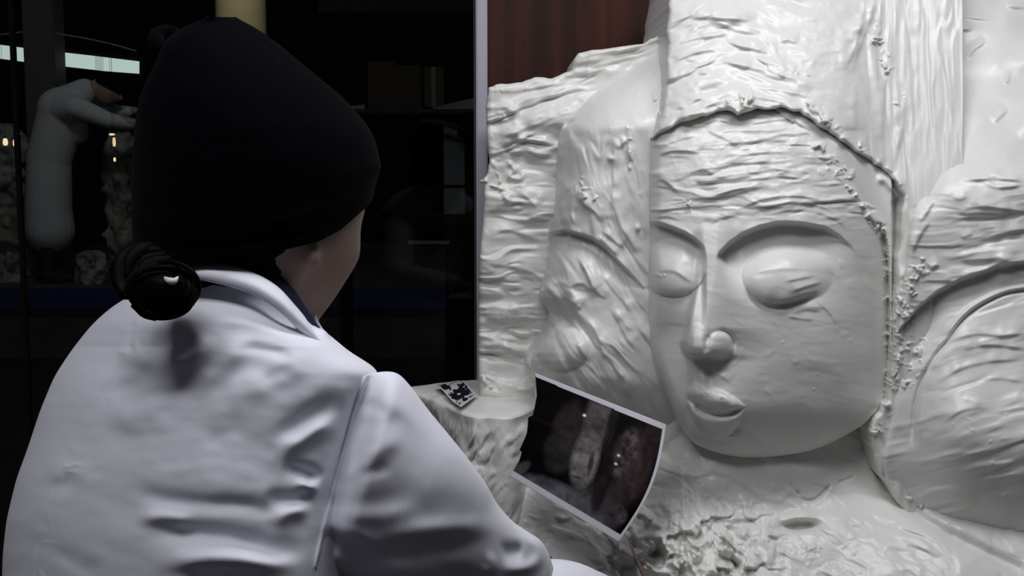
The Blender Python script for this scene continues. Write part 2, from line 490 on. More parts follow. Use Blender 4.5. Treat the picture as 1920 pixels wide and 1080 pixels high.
def h_face(U, V, sd):
    h = face_base(U, V)
    h -= 34 * sstep(740, 870, V) ** 1.5
    h += 6 * np.exp(-((U - 1560) / 90) ** 2 - ((V - 640) / 90) ** 2)
    # --- brows / sockets
    ru = [p[0] for p in brow_r]; rv = [p[1] for p in brow_r]
    vb = np.interp(U, ru, rv); dv = V - vb
    na_ = 1338 + .34 * np.clip(V - 478, 0, 160)
    tl = np.clip((U - na_) / (14 + .5 * np.clip(V - 478, 0, 160)), 0, 1)
    tl = tl * tl * (3 - 2 * tl) * sstep(1615, 1500, U)
    h += np.where(dv > -3, -36 * sstep(-3, 9, dv) * np.exp(-(np.clip(dv, 0, 900) / 100) ** 2.0), 0) * tl
    lu = [p[0] for p in brow_l]; lv = [p[1] for p in brow_l]
    vb2 = np.interp(U, lu, lv); dv2 = V - vb2
    tl2 = sstep(1326, 1314, U)
    h += np.where(dv2 > -3, -34 * sstep(-3, 8, dv2) * np.exp(-(np.clip(dv2, 0, 900) / 105) ** 2.6), 0) * tl2
    lip(h, U, V, brow_r[1:10], 5, 14, 2.0, .12)
    lip(h, U, V, brow_l[:-1], 7, 9, 2.0, .06)
    # --- eyes
    cx, cy = 1464, 519
    ex = (U - cx); ey = (V - cy) - ex * .04
    low = np.clip(1 - (ex / np.where(ex < 0, 72, 98)) ** 2 - (ey / 52) ** 2, 0, 1) ** (.6 + .7 * sstep(10, 80, ex))
    upp = np.clip(1 - (ex / np.where(ex < 0, 78, 112)) ** 2 - ((ey + .10 * ex) / 60) ** 2, 0, 1) ** 1.4
    eye = np.where(ey > 0, low, upp * (1 - .0) + 0)
    # blend the two profiles near the lid line
    w = sstep(-30, 10, ey)
    h += 29 * (upp * (1 - w) + low * w)
    lip(h, U, V, [(1392, 524), (1410, 512), (1436, 505), (1470, 502), (1510, 503), (1545, 508)], 4, 22, 3, .2)
    lip(h, U, V, [(1400, 545), (1425, 561), (1452, 566), (1482, 562), (1512, 549), (1545, 541)], 4.5, 9, 2, .15)
    lip(h, U, V, [(1465, 528), (1500, 521), (1535, 514)], 3.5, 7, 2)
    lip(h, U, V, [(1480, 547), (1515, 535), (1545, 527)], 3.5, 6, 2)
    ridge(h, U, V, [(1396, 535), (1412, 562), (1440, 576), (1470, 576), (1500, 565), (1540, 553)], -7, 6, .2)
    for q in ([(1480, 588), (1510, 580), (1545, 582)], [(1490, 582), (1520, 575), (1548, 577)], [(1470, 590), (1500, 596), (1530, 600)]):
        lip(h, U, V, q, 3, 6, 2)
    # left eye
    ex = (U - 1262); ey = (V - 503)
    low = np.clip(1 - (ex / 62) ** 2 - (ey / 54) ** 2, 0, 1) ** .55
    upp = np.clip(1 - (ex / 62) ** 2 - (ey / 56) ** 2, 0, 1) ** .9
    w = sstep(-20, 15, ey)
    h += 28 * (upp * (1 - w) + low * w)
    lip(h, U, V, [(1222, 512), (1245, 506), (1268, 508), (1290, 522), (1308, 530)], 4, 14, 3, .2)
    crumbs(h, U, V, [(1230, 515), (1250, 522)], 8, 6, 3, 6, 2.5, 40)
    # --- nose
    rc = np.interp(V, rid_v, rid_u)
    nh = sint(V, [415, 445, 480, 520, 560, 600, 630, 650, 670, 690], [0, 9, 18, 27, 37, 48, 56, 59, 52, 0], 6)
    wl = np.interp(V, [430, 500, 600, 660], [12, 11, 10, 10]); wr = np.interp(V, [430, 480, 560, 615, 650, 680], [12, 24, 52, 54, 38, 30])
    dx = U - rc
    prof = np.where(dx < 0, np.exp(-(np.clip(-dx - 9, 0, 99) / wl) ** 2.4), np.exp(-(np.clip(dx - 13, 0, 400) / wr) ** 1.35))
    prof = np.where(dx < -60, 0, prof)
    # the tip rounds under, higher up on its left side
    cut = sstep(8, -9, V - (672 - .030 * np.clip(-dx, 0, 40) ** 2))
    h += nh * prof * np.where(V > 610, cut, 1)
    dome(h, U, V, 1306, 640, 24, 36, 6, 0, 1)
    dome(h, U, V, 1350, 649, 26, 29, 17, .3, .75)
    ridge(h, U, V, [(1328, 624), (1326, 645), (1324, 664)], -5, 5, .3)
    ridge(h, U, V, [(1340, 622), (1362, 624), (1374, 640), (1372, 660)], -6, 5, .3)
    dome(h, U, V, 1335, 692, 30, 18, -6, 0, 1)
    # --- mouth
    h += 20 * np.exp(-((U - 1350) / 70) ** 2 - ((V - 770) / 80) ** 2)
    vt = sint(U, [1286, 1302, 1318, 1335, 1356, 1380, 1398], [732, 716, 721, 725, 732, 745, 762], 6)
    vm = sint(U, [1286, 1299, 1317, 1343, 1367, 1387, 1398], [746, 756, 770, 778, 777, 769, 763], 6)
    vl = sint(U, [1286, 1302, 1320, 1345, 1370, 1388, 1398], [762, 795, 815, 823, 816, 793, 768], 6)
    tu = sstep(1284, 1298, U) * sstep(1402, 1372, U)
    t_ = np.clip((V - vt) / (vm - vt + .1), 0, 1); h += 15 * tu * np.sin(np.pi * t_ ** .85) ** .8 + tu * 2.5 * noise(U, V, 16, 54) * np.sin(np.pi * t_)
    t_ = np.clip((V - vm) / (vl - vm + .1), 0, 1); h += 13 * tu * np.sin(np.pi * t_ ** .9) ** 1.1
    h += 5 * np.exp(-((U - 1318) / 9) ** 2 - ((V - 705) / 16) ** 2) - 5 * np.exp(-((U - 1332) / 7) ** 2 - ((V - 704) / 16) ** 2)
    lip(h, U, V, [(1301, 716), (1318, 722), (1335, 726), (1356, 734), (1382, 748)], 3, 5, 2)
    lip(h, U, V, [(1336, 700), (1352, 704), (1372, 718)], 4, 8, 2)
    ridge(h, U, V, [(1299, 757), (1317, 771), (1343, 779), (1367, 778), (1392, 767)], -7, 5, .15)
    ridge(h, U, V, [(1305, 826), (1340, 830), (1380, 826)], -5, 8, .3)
    crumbs(h, U, V, [(1300, 735), (1340, 745), (1385, 752)], 16, 6, 4, 8, 2.2, 41)
    blob(h, U, V, 1345, 818, 9, 2, 4); blob(h, U, V, 1375, 820, 9, 2, 4)
    dome(h, U, V, 1372, 838, 60, 34, 8, 0, 1)
    # step at left side of the muzzle
    h -= 12 * sstep(1302, 1286, U) * sstep(560, 640, V) * sstep(860, 780, V)
    # --- forehead strokes
    m = sstep(440, 400, V)
    for pts, a, r in [
        ([(1395, 232), (1425, 228), (1470, 222), (1500, 224)], 6, 9), ([(1310, 232), (1350, 224), (1385, 236)], 6, 9),
        ([(1330, 250), (1375, 244), (1440, 244), (1490, 240)], 5, 9), ([(1345, 270), (1400, 266), (1470, 262), (1490, 268)], 6, 10),
        ([(1350, 292), (1400, 288), (1450, 284), (1490, 286)], 6, 10), ([(1350, 304), (1410, 304), (1470, 300), (1500, 298)], 5, 8),
        ([(1370, 325), (1420, 322), (1455, 316), (1500, 324)], 6, 9), ([(1365, 341), (1430, 333), (1470, 330), (1540, 338)], 6, 10),
        ([(1330, 366), (1390, 352), (1440, 348)], 5, 9), ([(1300, 376), (1360, 366), (1420, 352), (1470, 350)], 4, 9),
        ([(1370, 398), (1420, 376), (1480, 366), (1530, 372), (1560, 385)], 6, 12), ([(1400, 402), (1450, 384), (1500, 378), (1550, 390), (1580, 410)], 5, 9),
        ([(1420, 408), (1470, 395), (1520, 394), (1570, 412), (1596, 436)], 4, 8), ([(1230, 275), (1270, 262), (1310, 252)], 5, 9),
        ([(1225, 300), (1250, 284), (1290, 282), (1320, 288)], 5, 9), ([(1320, 240), (1345, 252), (1370, 264), (1392, 278)], 4, 8),
        ([(1222, 345), (1240, 336), (1262, 350), (1275, 366)], 5, 9), ([(1290, 322), (1320, 318), (1350, 330), (1380, 322)], 6, 10),
        ([(1222, 398), (1250, 396), (1290, 404)], 4, 6), ([(1222, 408), (1250, 405), (1280, 412)], 4, 5),
        ([(1325, 425), (1350, 408), (1400, 400)], 4, 10), ([(1500, 258), (1486, 270), (1470, 276)], 6, 8)]:
        lip(h, U, V, pts, a, r, 2.0, .25)
    lips_random(h, U, V, (1225, 240, 1540, 400), 14, -.08, .3, 18, 70, 3.0, 6, 42)
    h += m * (4.0 * butter(U, V, -.06, 110, 26, 43, .8) + .8 * fbm(U, V, 22, 44, 3))
    crumbs(h, U, V, [(1282, 378), (1300, 392)], 10, 6, 2, 4, 4, 45)
    crumbs(h, U, V, [(1230, 262), (1245, 285)], 10, 8, 2, 5, 4, 46)
    # soft unevenness on the cheeks
    h += (1 - m) * (2.0 * fbm(U, V, 80, 47, 2) + .7 * butter(U, V, .2, 70, 30, 48, .3))
    lips_random(h, U, V, (1380, 590, 1640, 760), 22, .15, .6, 15, 50, 1.3, 6, 49)
    crumbs(h, U, V, [(1400, 640), (1560, 700), (1500, 740)], 9, 40, 1.5, 3, 2.5, 50)
    lip(h, U, V, [(1530, 560), (1560, 590), (1568, 612)], 3, 9, 2)
    lips_random(h, U, V, (1560, 430, 1640, 560), 12, 1.0, .4, 15, 40, 1.6, 6, 51)
    # --- flange strip between forehead and band
    idx, d, s, t = pldist(U, V, flange, 400)
    strip = np.zeros(len(U)); strip[idx] = np.where(s > 0, sstep(0, 7, d), 0)
    lift = np.interp(V, [230, 300, 400, 480, 800], [6, 16, 20, 24, 26])
    edge = np.interp(V, [300, 420, 800], [262, 232, 205])
    h = h * (1 - strip) + strip * np.minimum(np.maximum(h, np.minimum(h + 40, edge)) + lift, dress_base(U, V)[0] - 14)
    crumbs(h, U, V, flange[2:11], 34, 5, 3, 8, 8, 52)
    crumbs(h, U, V, flange[9:], 18, 4, 2, 5, 6, 53)
    ridge(h, U, V, [(1664, 352), (1676, 365), (1681, 390), (1682, 430), (1678, 500), (1674, 560)], -11, 4, .2)
    ridge(h, U, V, [(1640, 335), (1660, 338), (1676, 356), (1690, 375)], 9, 8, .2)
    return h


relief('front_face', (1210, 176, 1730, 864), fp, h_face, 22, 34, parent=sculpt, step=1.7)

# ---------------------------------------------------------------- headdress of the front head, with the strip right of the face
hp = [(1264, -90), (1254, 10), (1252, 24), (1250, 60), (1248, 130), (1243, 200), (1231, 240), (1223, 262), (1240, 247), (1290, 227), (1325, 217), (1350, 210), (1366, 205), (1378, 214), (1392, 214),
      (1405, 208), (1440, 203), (1470, 204), (1497, 210), (1515, 222), (1538, 238), (1561, 254), (1590, 274), (1617, 292), (1645, 310), (1667, 328), (1684, 348), (1694, 372), (1690, 420),
      (1684, 470), (1679, 520), (1676, 560), (1673, 640), (1669, 700), (1660, 752), (1640, 782), (1632, 810), (1636, 850), (1650, 890), (1700, 960), (1800, 960), (1800, -90)]


def h_dress(U, V, sd):
    h, w = dress_base(U, V)
    # rolled lower lip of the band
    idx, d, s, t = pldist(U, V, hp[7:28], 60)
    h[idx] += (6 + 7 * noise(U[idx], V[idx], 16, 58)) * np.exp(-(d / 11) ** 2) * ends(t, .05)
    for pts, a, r in [
        ([(1252, 90), (1290, 74), (1340, 66), (1372, 60)], 7, 12), ([(1255, 120), (1300, 98), (1345, 93), (1352, 96)], 9, 12),
        ([(1256, 160), (1300, 140), (1340, 134)], 9, 12), ([(1258, 205), (1290, 195), (1318, 176), (1322, 168)], 9, 11),
        ([(1355, 72), (1390, 86), (1430, 94), (1455, 104)], 9, 14), ([(1352, 112), (1390, 122), (1425, 130), (1440, 140)], 8, 12),
        ([(1330, 40), (1360, 46), (1385, 56), (1430, 64)], 8, 12), ([(1400, 108), (1440, 116), (1480, 128)], 5, 8),
        ([(1405, 163), (1440, 164), (1480, 172), (1502, 180)], 6, 8), ([(1400, 176), (1440, 184), (1490, 190)], 6, 7), ([(1268, 222), (1310, 210), (1340, 202)], 7, 7),
        ([(1250, 232), (1290, 214), (1340, 192), (1356, 180)], 6, 9), ([(1280, 32), (1340, 32), (1420, 38)], 7, 10), ([(1460, 78), (1480, 74), (1498, 82)], 6, 6)]:
        lip(h, U, V, pts, a, r, 2.4, .2)
    # vertical knife marks on the valley strip
    for pts, a, r in [
        ([(1578, 140), (1600, 90), (1612, 50), (1622, -20)], 12, 16), ([(1592, 140), (1612, 80), (1632, 30), (1640, -30)], 10, 11),
        ([(1630, 100), (1646, 60), (1650, 20), (1652, -30)], 8, 10), ([(1656, 330), (1652, 240), (1658, 150), (1660, 60)], 6, 10),
        ([(1668, 330), (1690, 240), (1692, 160)], 6, 12), ([(1712, 320), (1716, 200), (1720, 60), (1725, -30)], 3, 10), ([(1600, 260), (1602, 200), (1600, 150)], 4, 8)]:
        lip(h, U, V, pts, a, r, 3, .2)
    h += w * 6 * butter(U, V, 1.52, 190, 34, 61, .8) + w * 1.0 * noise(U, V, 10, 62, 60)
    h += (1 - w) * (6.5 * (butter(U, V, -.38, 120, 36, 63, .8) * sstep(1390, 1330, U) + butter(U, V, .28, 120, 36, 60, .8) * sstep(1330, 1390, U)) * sstep(1620, 1480, U) + .8 * fbm(U, V, 16, 64, 2))
    lips_random(h, U, V, (1255, 30, 1420, 225), 14, -.38, .2, 20, 70, 3.5, 7, 65)
    lips_random(h, U, V, (1380, 60, 1560, 200), 12, .25, .3, 15, 50, 3.0, 6, 66)
    lips_random(h, U, V, (1690, 380, 1790, 560), 26, -1.0, .35, 15, 60, 4, 7, 67)
    crumbs(h, U, V, [(1362, 196), (1400, 190), (1420, 196)], 20, 6, 4, 10, 12, 68)
    crumbs(h, U, V, [(1505, 190), (1530, 215), (1560, 235)], 22, 7, 4, 9, 9, 69)
    crumbs(h, U, V, [(1570, 240), (1620, 285), (1690, 350)], 30, 5, 3, 7, 6, 70)
    crumbs(h, U, V, [(1480, 130), (1500, 145), (1515, 160)], 16, 8, 3, 5, 5, 71)
    crumbs(h, U, V, [(1650, 90), (1652, 110), (1640, 60), (1690, 200)], 14, 6, 3, 6, 7, 72)
    crumbs(h, U, V, [(1690, 540), (1685, 600), (1660, 780), (1640, 800), (1655, 860)], 40, 8, 3, 8, 8, 73)
    crumbs(h, U, V, [(1740, 480), (1700, 580), (1690, 700)], 20, 12, 2, 5, 5, 74)
    ridge(h, U, V, [(1690, 480), (1688, 600), (1680, 740)], 6, 8, .2)
    return h


relief('headdress', (1216, -96, 1806, 966), hp, h_dress, 9, 16, parent=sculpt, ragged=3.2)

# ---------------------------------------------------------------- right-hand head
rp = [(1748, -90), (1738, 60), (1750, 120), (1744, 200), (1750, 260), (1742, 310), (1736, 345), (1722, 372), (1712, 400), (1700, 470), (1690, 560), (1680, 640), (1676, 720), (1668, 790), (1652, 860), (1662, 905), (1700, 946), (1760, 984),
      (1830, 1020), (1920, 1064), (2120, 1120), (2120, -90)]
arc = [(1672, 648), (1690, 612), (1725, 572), (1760, 543), (1800, 522), (1845, 506), (1870, 496), (1900, 491), (1930, 488), (2120, 476)]


def h_right(U, V, sd):
    tp = np.clip(350 - V - 14 * noise(U, V, 60, 80), -200, 600)
    h = 300 - (np.sqrt(tp ** 2 + 1200) + tp) * .5 * .86
    h -= .0006 * np.clip(1930 - U, 0, 200) ** 2 * sstep(420, 300, V)
    h += np.clip(U - 1745, 0, 400) * .10 - 34 * np.exp(-np.clip(U - 1742, 0, 500) / 26.) * sstep(420, 330, V)
    h -= sstep(345, 420, V) * 12
    # recessed face below the arc
    au = [p[0] for p in arc]; av = [p[1] for p in arc]
    va = np.interp(U, au, av); dv = V - va
    rec = sstep(-1, 9, dv)
    low = -46 + 22 * sstep(0, 150, dv) + 70 * np.exp(-((V - 830 - (U - 1900) * .12) / 130.) ** 2) * sstep(1660, 1830, U)
    low = low - 60 * sstep(860, 1060, V - (U - 1720) * .45)
    low = low + sstep(1670, 1800, U) * 26
    h += rec * low
    lip(h, U, V, arc[1:], 7, 12, 2.2, .05)
    blob(h, U, V, 1882, 487, 14, 10, 9)
    ridge(h, U, V, [(1980, 536), (1925, 544), (1880, 553), (1832, 578), (1800, 606), (1776, 640), (1752, 668), (1726, 716), (1713, 770), (1710, 840)], -11, 3.2, .1)
    ridge(h, U, V, [(1980, 530), (1925, 538), (1880, 547), (1830, 571), (1796, 600), (1772, 634)], 5, 5, .1)
    lip(h, U, V, [(1758, 672), (1735, 715), (1728, 770), (1722, 850)], 5, 10, 3)
    for pts, a, r in [
        ([(1745, 22), (1775, 18), (1800, 28), (1840, 34), (1870, 38)], 9, 12), ([(1755, 68), (1780, 58), (1800, 54), (1830, 54)], 10, 9),
        ([(1756, 66), (1790, 56), (1802, 52)], 8, 8), ([(1808, 112), (1825, 92), (1850, 76)], 9, 7), ([(1780, 116), (1790, 108), (1796, 98)], 9, 6), ([(1766, 142), (1776, 130), (1780, 122)], 6, 5),
        ([(1880, 8), (1905, 12), (1930, 14)], 10, 12), ([(1860, 232), (1880, 212), (1890, 202)], 6, 6), ([(1882, 154), (1890, 150), (1894, 150)], 5, 5),
        ([(1790, 338), (1830, 335), (1880, 334), (1940, 340)], 8, 12), ([(1840, 336), (1870, 350), (1930, 344)], 6, 8), ([(1800, 392), (1840, 386), (1880, 390), (1940, 398)], 9, 12),
        ([(1810, 400), (1850, 397), (1900, 402)], 6, 7), ([(1785, 368), (1800, 372), (1815, 366)], 5, 5), ([(1850, 445), (1890, 434), (1930, 428)], 7, 10),
        ([(1800, 446), (1815, 440), (1825, 436)], 6, 6), ([(1720, 420), (1735, 400), (1752, 372)], 7, 8), ([(1706, 480), (1724, 440), (1745, 410)], 8, 9), ([(1742, 505), (1752, 498), (1762, 494)], 9, 6),
        ([(1770, 470), (1810, 462), (1850, 455)], 4, 8), ([(1770, 640), (1830, 625), (1880, 628), (1940, 620)], 6, 12), ([(1790, 660), (1850, 645), (1940, 655)], 6, 12),
        ([(1750, 720), (1800, 690), (1860, 676), (1930, 672)], 5, 14), ([(1760, 800), (1800, 770), (1860, 760)], 4, 12), ([(1830, 715), (1870, 708), (1930, 716)], 4, 9)]:
        lip(h, U, V, pts, a, r, 2.4, .25)
    h += sstep(330, 380, V) * (4.2 * (1 - rec) * butter(U, V, -.08, 150, 34, 81, .7) + 2.8 * rec * butter(U, V, -.28, 170, 36, 79, .7)) + 1.4 * fbm(U, V, 60, 82, 3)
    lips_random(h, U, V, (1760, 350, 1960, 480), 8, -.1, .25, 20, 90, 3.5, 7, 83)
    lips_random(h, U, V, (1740, 660, 1960, 960), 12, -.35, .3, 15, 80, 2.0, 9, 84)
    crumbs(h, U, V, [(1730, 480), (1700, 560), (1690, 600)], 24, 10, 2, 6, 6, 85)
    crumbs(h, U, V, [(1735, 610), (1722, 650), (1700, 740)], 24, 8, 2, 6, 5, 86)
    crumbs(h, U, V, [(1660, 900), (1720, 950), (1790, 985)], 26, 6, 2, 6, 6, 87)
    crumbs(h, U, V, [(1790, 790), (1880, 820), (1850, 950)], 12, 30, 2, 4, 3, 88)
    return h


relief('side_face', (1640, -96, 2126, 1126), rp, h_right, 14, 22, parent=sculpt, ragged=.8)

# ---------------------------------------------------------------- chest and shoulders
cp = [(1010, 790), (960, 840), (918, 900), (898, 960), (880, 1060), (868, 1180), (860, 1530), (2120, 1530), (2120, 900), (1900, 760), (1700, 740), (1660, 720), (1300, 700), (1150, 700), (1050, 740)]


def h_chest(U, V, sd):
    mid = sint(V, [700, 860, 900, 940, 1000, 1080, 1200, 1400], [120, 165, 195, 235, 288, 350, 420, 450], 50)
    lft = sint(V, [700, 800, 900, 1000, 1100, 1250, 1400], [60, 90, 130, 165, 205, 260, 300], 60)
    w = sstep(1150, 1320, U)
    h = lft * (1 - w) + mid * w
    h += sstep(1500, 1800, U) * sstep(900, 1000, V) * 30
    d = np.clip(sd, 0, 90)
    h -= 50 * (1 - d / 90.) ** 2 * sstep(1150, 1000, U)
    # neck column
    h += 60 * np.exp(-((U - 1420) / 150) ** 4) * sstep(960, 860, V)
    # collar-bone strands left of the neck
    lip(h, U, V, [(1284, 1000), (1280, 930), (1278, 870), (1296, 830)], 9, 14, 3)
    lip(h, U, V, [(1330, 900), (1345, 930), (1375, 945), (1420, 938)], 7, 14, 4)
    lip(h, U, V, [(1040, 966), (1055, 972), (1078, 966)], 14, 10, 2.5)
    ridge(h, U, V, [(1240, 860), (1262, 835), (1290, 800)], -12, 14)
    ridge(h, U, V, [(930, 940), (950, 860), (1000, 800)], 8, 16)
    h += 4 * fbm(U, V, 90, 91, 2) + 4 * butter(U, V, .5, 90, 36, 92, .9)
    # broken clumps under the print
    cl = np.exp(-(((U - 1285) / 150) ** 4 + ((V - 1050) / 90) ** 4))
    ca = fbm(U, V, 46, 93, 3); cb = fbm(U + 200, V, 30, 94, 2)
    h += cl * (20 * abs(ca) + 24 * sstep(-.06, .12, cb) + 16 * butter(U, V, .9, 60, 30, 90, 1.1) - 8)
    for pts, a, r in [
        ([(1150, 1050), (1175, 1040), (1200, 1052), (1222, 1018), (1240, 1020), (1262, 1035), (1290, 1025)], 22, 26),
        ([(1190, 1045), (1230, 1060), (1265, 1056)], 16, 14), ([(1300, 1065), (1330, 1020), (1342, 1000)], 16, 16), ([(1280, 1075), (1310, 1040), (1322, 1010)], 16, 14),
        ([(1345, 1030), (1370, 1044), (1400, 1050)], 14, 14), ([(1290, 1020), (1310, 1024), (1330, 1010)], 14, 12), ([(1360, 985), (1385, 976), (1405, 986)], 10, 10), ([(1385, 1068), (1405, 1060), (1422, 1066)], 14, 9)]:
        lip(h, U, V, pts, a, r, 2.4, .15)
    for cu, cv, ru, rv, a, an in [(1230, 1036, 16, 10, -26, .2), (1262, 1044, 18, 7, -24, -.2), (1368, 1050, 22, 10, -26, .6), (1500, 986, 34, 11, -30, -.05), (1384, 980, 18, 6, -10, 0), (1450, 1010, 9, 4, -12, .3), (1160, 1060, 20, 6, -14, .3)]:
        blob(h, U, V, cu, cv, ru, rv, a, an, 1.8)
    lip(h, U, V, [(1462, 980), (1490, 972), (1515, 974), (1535, 968)], 9, 12, 2)
    ridge(h, U, V, [(1495, 915), (1505, 935), (1525, 938), (1540, 928), (1560, 905)], -7, 3.2)
    ridge(h, U, V, [(1480, 905), (1500, 930)], -5, 3, smooth=False)
    ridge(h, U, V, [(1570, 905), (1590, 898), (1602, 892)], -6, 3)
    lips_random(h, U, V, (1180, 900, 1560, 1080), 40, .6, .8, 12, 50, 5, 7, 95)
    lips_random(h, U, V, (1560, 950, 1880, 1090), 20, .4, .5, 15, 60, 2.5, 9, 96)
    lips_random(h, U, V, (930, 900, 1180, 1080), 20, .5, .4, 20, 60, 3.5, 9, 97)
    crumbs(h, U, V, [(1450, 1000), (1540, 1030), (1500, 1070)], 30, 26, 2, 6, 6, 98)
    crumbs(h, U, V, [(1290, 900), (1350, 960), (1460, 960)], 30, 20, 2, 5, 5, 99)
    crumbs(h, U, V, [(940, 820), (960, 800), (920, 870)], 16, 12, 2, 5, 6, 100)
    # crease under the right head
    ridge(h, U, V, [(1640, 860), (1665, 915), (1705, 955), (1765, 995), (1835, 1030), (1925, 1075)], -20, 12, .05)
    return h


relief('chest', (858, 696, 2126, 1540), cp, h_chest, 20, 24, parent=sculpt, zmin=.60)
#@@PART2
# ================================================================== PERSON CARVING
M['coat'] = mat('coat_cotton', (.76, .755, .83), .75, .2, bump=(900, .12, .0006), sheen=.1)
M['hat'] = mat('hat_knit', (.0012, .0012, .0024), .9, .02, bump=(420, .3, .001), sheen=.012)
M['hair'] = mat('hair_black', (.0015, .0013, .0013), .6, .05)
M['skin'] = mat('skin', (.27, .185, .15), .5, .3, var=(30, 3, (.24, .16, .125)))
M['navy'] = mat('navy_cloth', (.010, .009, .035), .8, .2)
M['trousers'] = mat('trousers', (.02, .022, .035), .8, .2)
KC = .00052


def skin_mesh(verts, edges, wide=(.785, -.62, 0)):
    """closed tapered capsules along the bones; joined into one surface by remeshed()"""
    W = Vector(wide).normalized()
    base = bmesh.new(); bmesh.ops.create_uvsphere(base, u_segments=20, v_segments=14, radius=1)
    base.verts.ensure_lookup_table(); bd = [v.co.copy() for v in base.verts]; bf = [[v.index for v in f.verts] for f in base.faces]; base.free()
    co = []; fs = []
    for i, j in edges:
        p0, r0 = verts[i]; p1, r1 = verts[j]; ax = (p1 - p0).normalized(); Q = Vector((0, 0, 1)).rotation_difference(ax)
        o = len(co)
        for d in bd:
            e = Q @ d; up = d.z > 1e-4
            r = r1 if up else r0; p = p1 if up else p0
            if isinstance(r, tuple):
                k = e.dot(W); e = e * r[1] + W * k * (r[0] - r[1])
            else: e = e * r
            co.append(p + e)
        fs += [[o + k for k in f] for f in bf]
    me = bpy.data.meshes.new('tmp'); me.from_pydata(co, [], fs); me.update(); return me


def remeshed(name, meshes, voxel, smooth_it=4, mats=()):
    bm = bmesh.new()
    for m in meshes: bm.from_mesh(m)
    me = bpy.data.meshes.new(name); bm.to_mesh(me); bm.free()
    o = bpy.data.objects.new(name, me); COL.objects.link(o)
    md = o.modifiers.new('r', 'REMESH'); md.mode = 'VOXEL'; md.voxel_size = voxel; md.use_smooth_shade = True
    sm = o.modifiers.new('sm', 'SMOOTH'); sm.iterations = smooth_it; sm.factor = .5
    dg = bpy.context.evaluated_depsgraph_get(); dg.update()
    out = bpy.data.meshes.new_from_object(o.evaluated_get(dg)); out.name = name
    o.modifiers.clear(); o.data = out
    out.materials.clear()
    for m in mats: out.materials.append(m)
    out.polygons.foreach_set('use_smooth', np.ones(len(out.polygons), bool))
    return o


def grid_mesh(name, G, m, closed_u=False, closed_v=False, thick=0, parent=None):
    """G: (rows, cols, 3)"""
    R_, C_ = G.shape[:2]; ids = np.arange(R_ * C_).reshape(R_, C_)
    a = ids if not closed_u else np.concatenate([ids, ids[:, :1]], 1)
    a = a if not closed_v else np.concatenate([a, a[:1]], 0)
    q = np.stack([a[:-1, :-1], a[1:, :-1], a[1:, 1:], a[:-1, 1:]], -1).reshape(-1, 4)
    o = mesh_np(name, G.reshape(-1, 3), q, m)
    if thick:
        md = o.modifiers.new('t', 'SOLIDIFY'); md.thickness = thick; md.offset = 0
    if parent: adopt(o, parent)
    return o


def tube(name, pts, r, m, parent=None, n=10, closed=False, taper=None):
    p = curve_pts(pts, max(8, len(pts) * 6)); rows = []
    T = np.gradient(p, axis=0); T /= np.linalg.norm(T, axis=1, keepdims=True) + 1e-12
    up = np.array([0, 0, 1.]) if abs(T[0][2]) < .9 else np.array([1., 0, 0])
    for i in range(len(p)):
        s_ = np.cross(T[i], up); s_ /= np.linalg.norm(s_) + 1e-12; u_ = np.cross(s_, T[i]); up = u_
        rr = r * (taper(i / (len(p) - 1)) if taper else 1)
        a = np.linspace(0, 2 * math.pi, n, endpoint=False)
        rows.append(p[i] + rr * (np.cos(a)[:, None] * s_ + np.sin(a)[:, None] * u_))
    rows.insert(0, np.repeat(p[:1], n, 0)); rows.append(np.repeat(p[-1:], n, 0))
    return grid_mesh(name, np.array(rows), m, closed_u=True, parent=parent)


# ---- body: one continuous surface
f_ = Vector((.62, .785, 0)); r_ = Vector((.785, -.62, 0)); z_ = Vector((0, 0, 1))
HC = P(500, 405, 1.235)


def head_mesh():
    bm = bmesh.new(); bmesh.ops.create_uvsphere(bm, u_segments=96, v_segments=64, radius=1)
    tilt = Matrix.Rotation(math.radians(-14), 3, 'X')
    R3 = Matrix((r_, f_, z_)).transposed()
    for v in bm.verts:
        d = v.co.copy().normalized()
        x, y, z = d.x * .080, d.y * .104, d.z * .122
        k = max(0, -d.z)
        x *= 1 - .30 * k ** 1.5; y = y * (1 - .10 * k) + .022 * k
        if d.y < 0 and d.z < 0: y *= 1 - .35 * k
        # face: flatten, brow, nose, eyes, lips, chin
        if d.y > 0:
            g = lambda cx, cz, w, hh: math.exp(-((x - cx) / w) ** 2 - ((z - cz) / hh) ** 2)
            y += .022 * g(0, -.018, .011, .022) * 1.0 + .006 * g(0, .012, .012, .03)
            for s in (-1, 1):
                y -= .010 * g(s * .032, .004, .017, .012)
                y += .005 * g(s * .032, .004, .010, .007)
                y += .006 * g(s * .032, .026, .026, .010)
                y += .006 * g(s * .045, -.025, .022, .02)
                x += s * .004 * g(s * .062, .010, .03, .03)
            y += .007 * g(0, -.056, .020, .006) + .006 * g(0, -.068, .017, .006) - .004 * g(0, -.062, .024, .003)
            y += .008 * g(0, -.098, .020, .014)
        # ears
        for s in (-1, 1):
            e = math.exp(-((y + .004) / .012) ** 2 - ((z + .042) / .017) ** 2)
            if d.x * s > .3: x += s * .017 * e
        v.co = HC + R3 @ (tilt @ Vector((x, y, z)))
    me = bpy.data.meshes.new('h'); bm.to_mesh(me); bm.free(); return me


V_ = []; E_ = []


def bv(p, r, prev=None):
    V_.append((Vector(p), r)); i = len(V_) - 1
    if prev is not None: E_.append((prev, i))
    return i


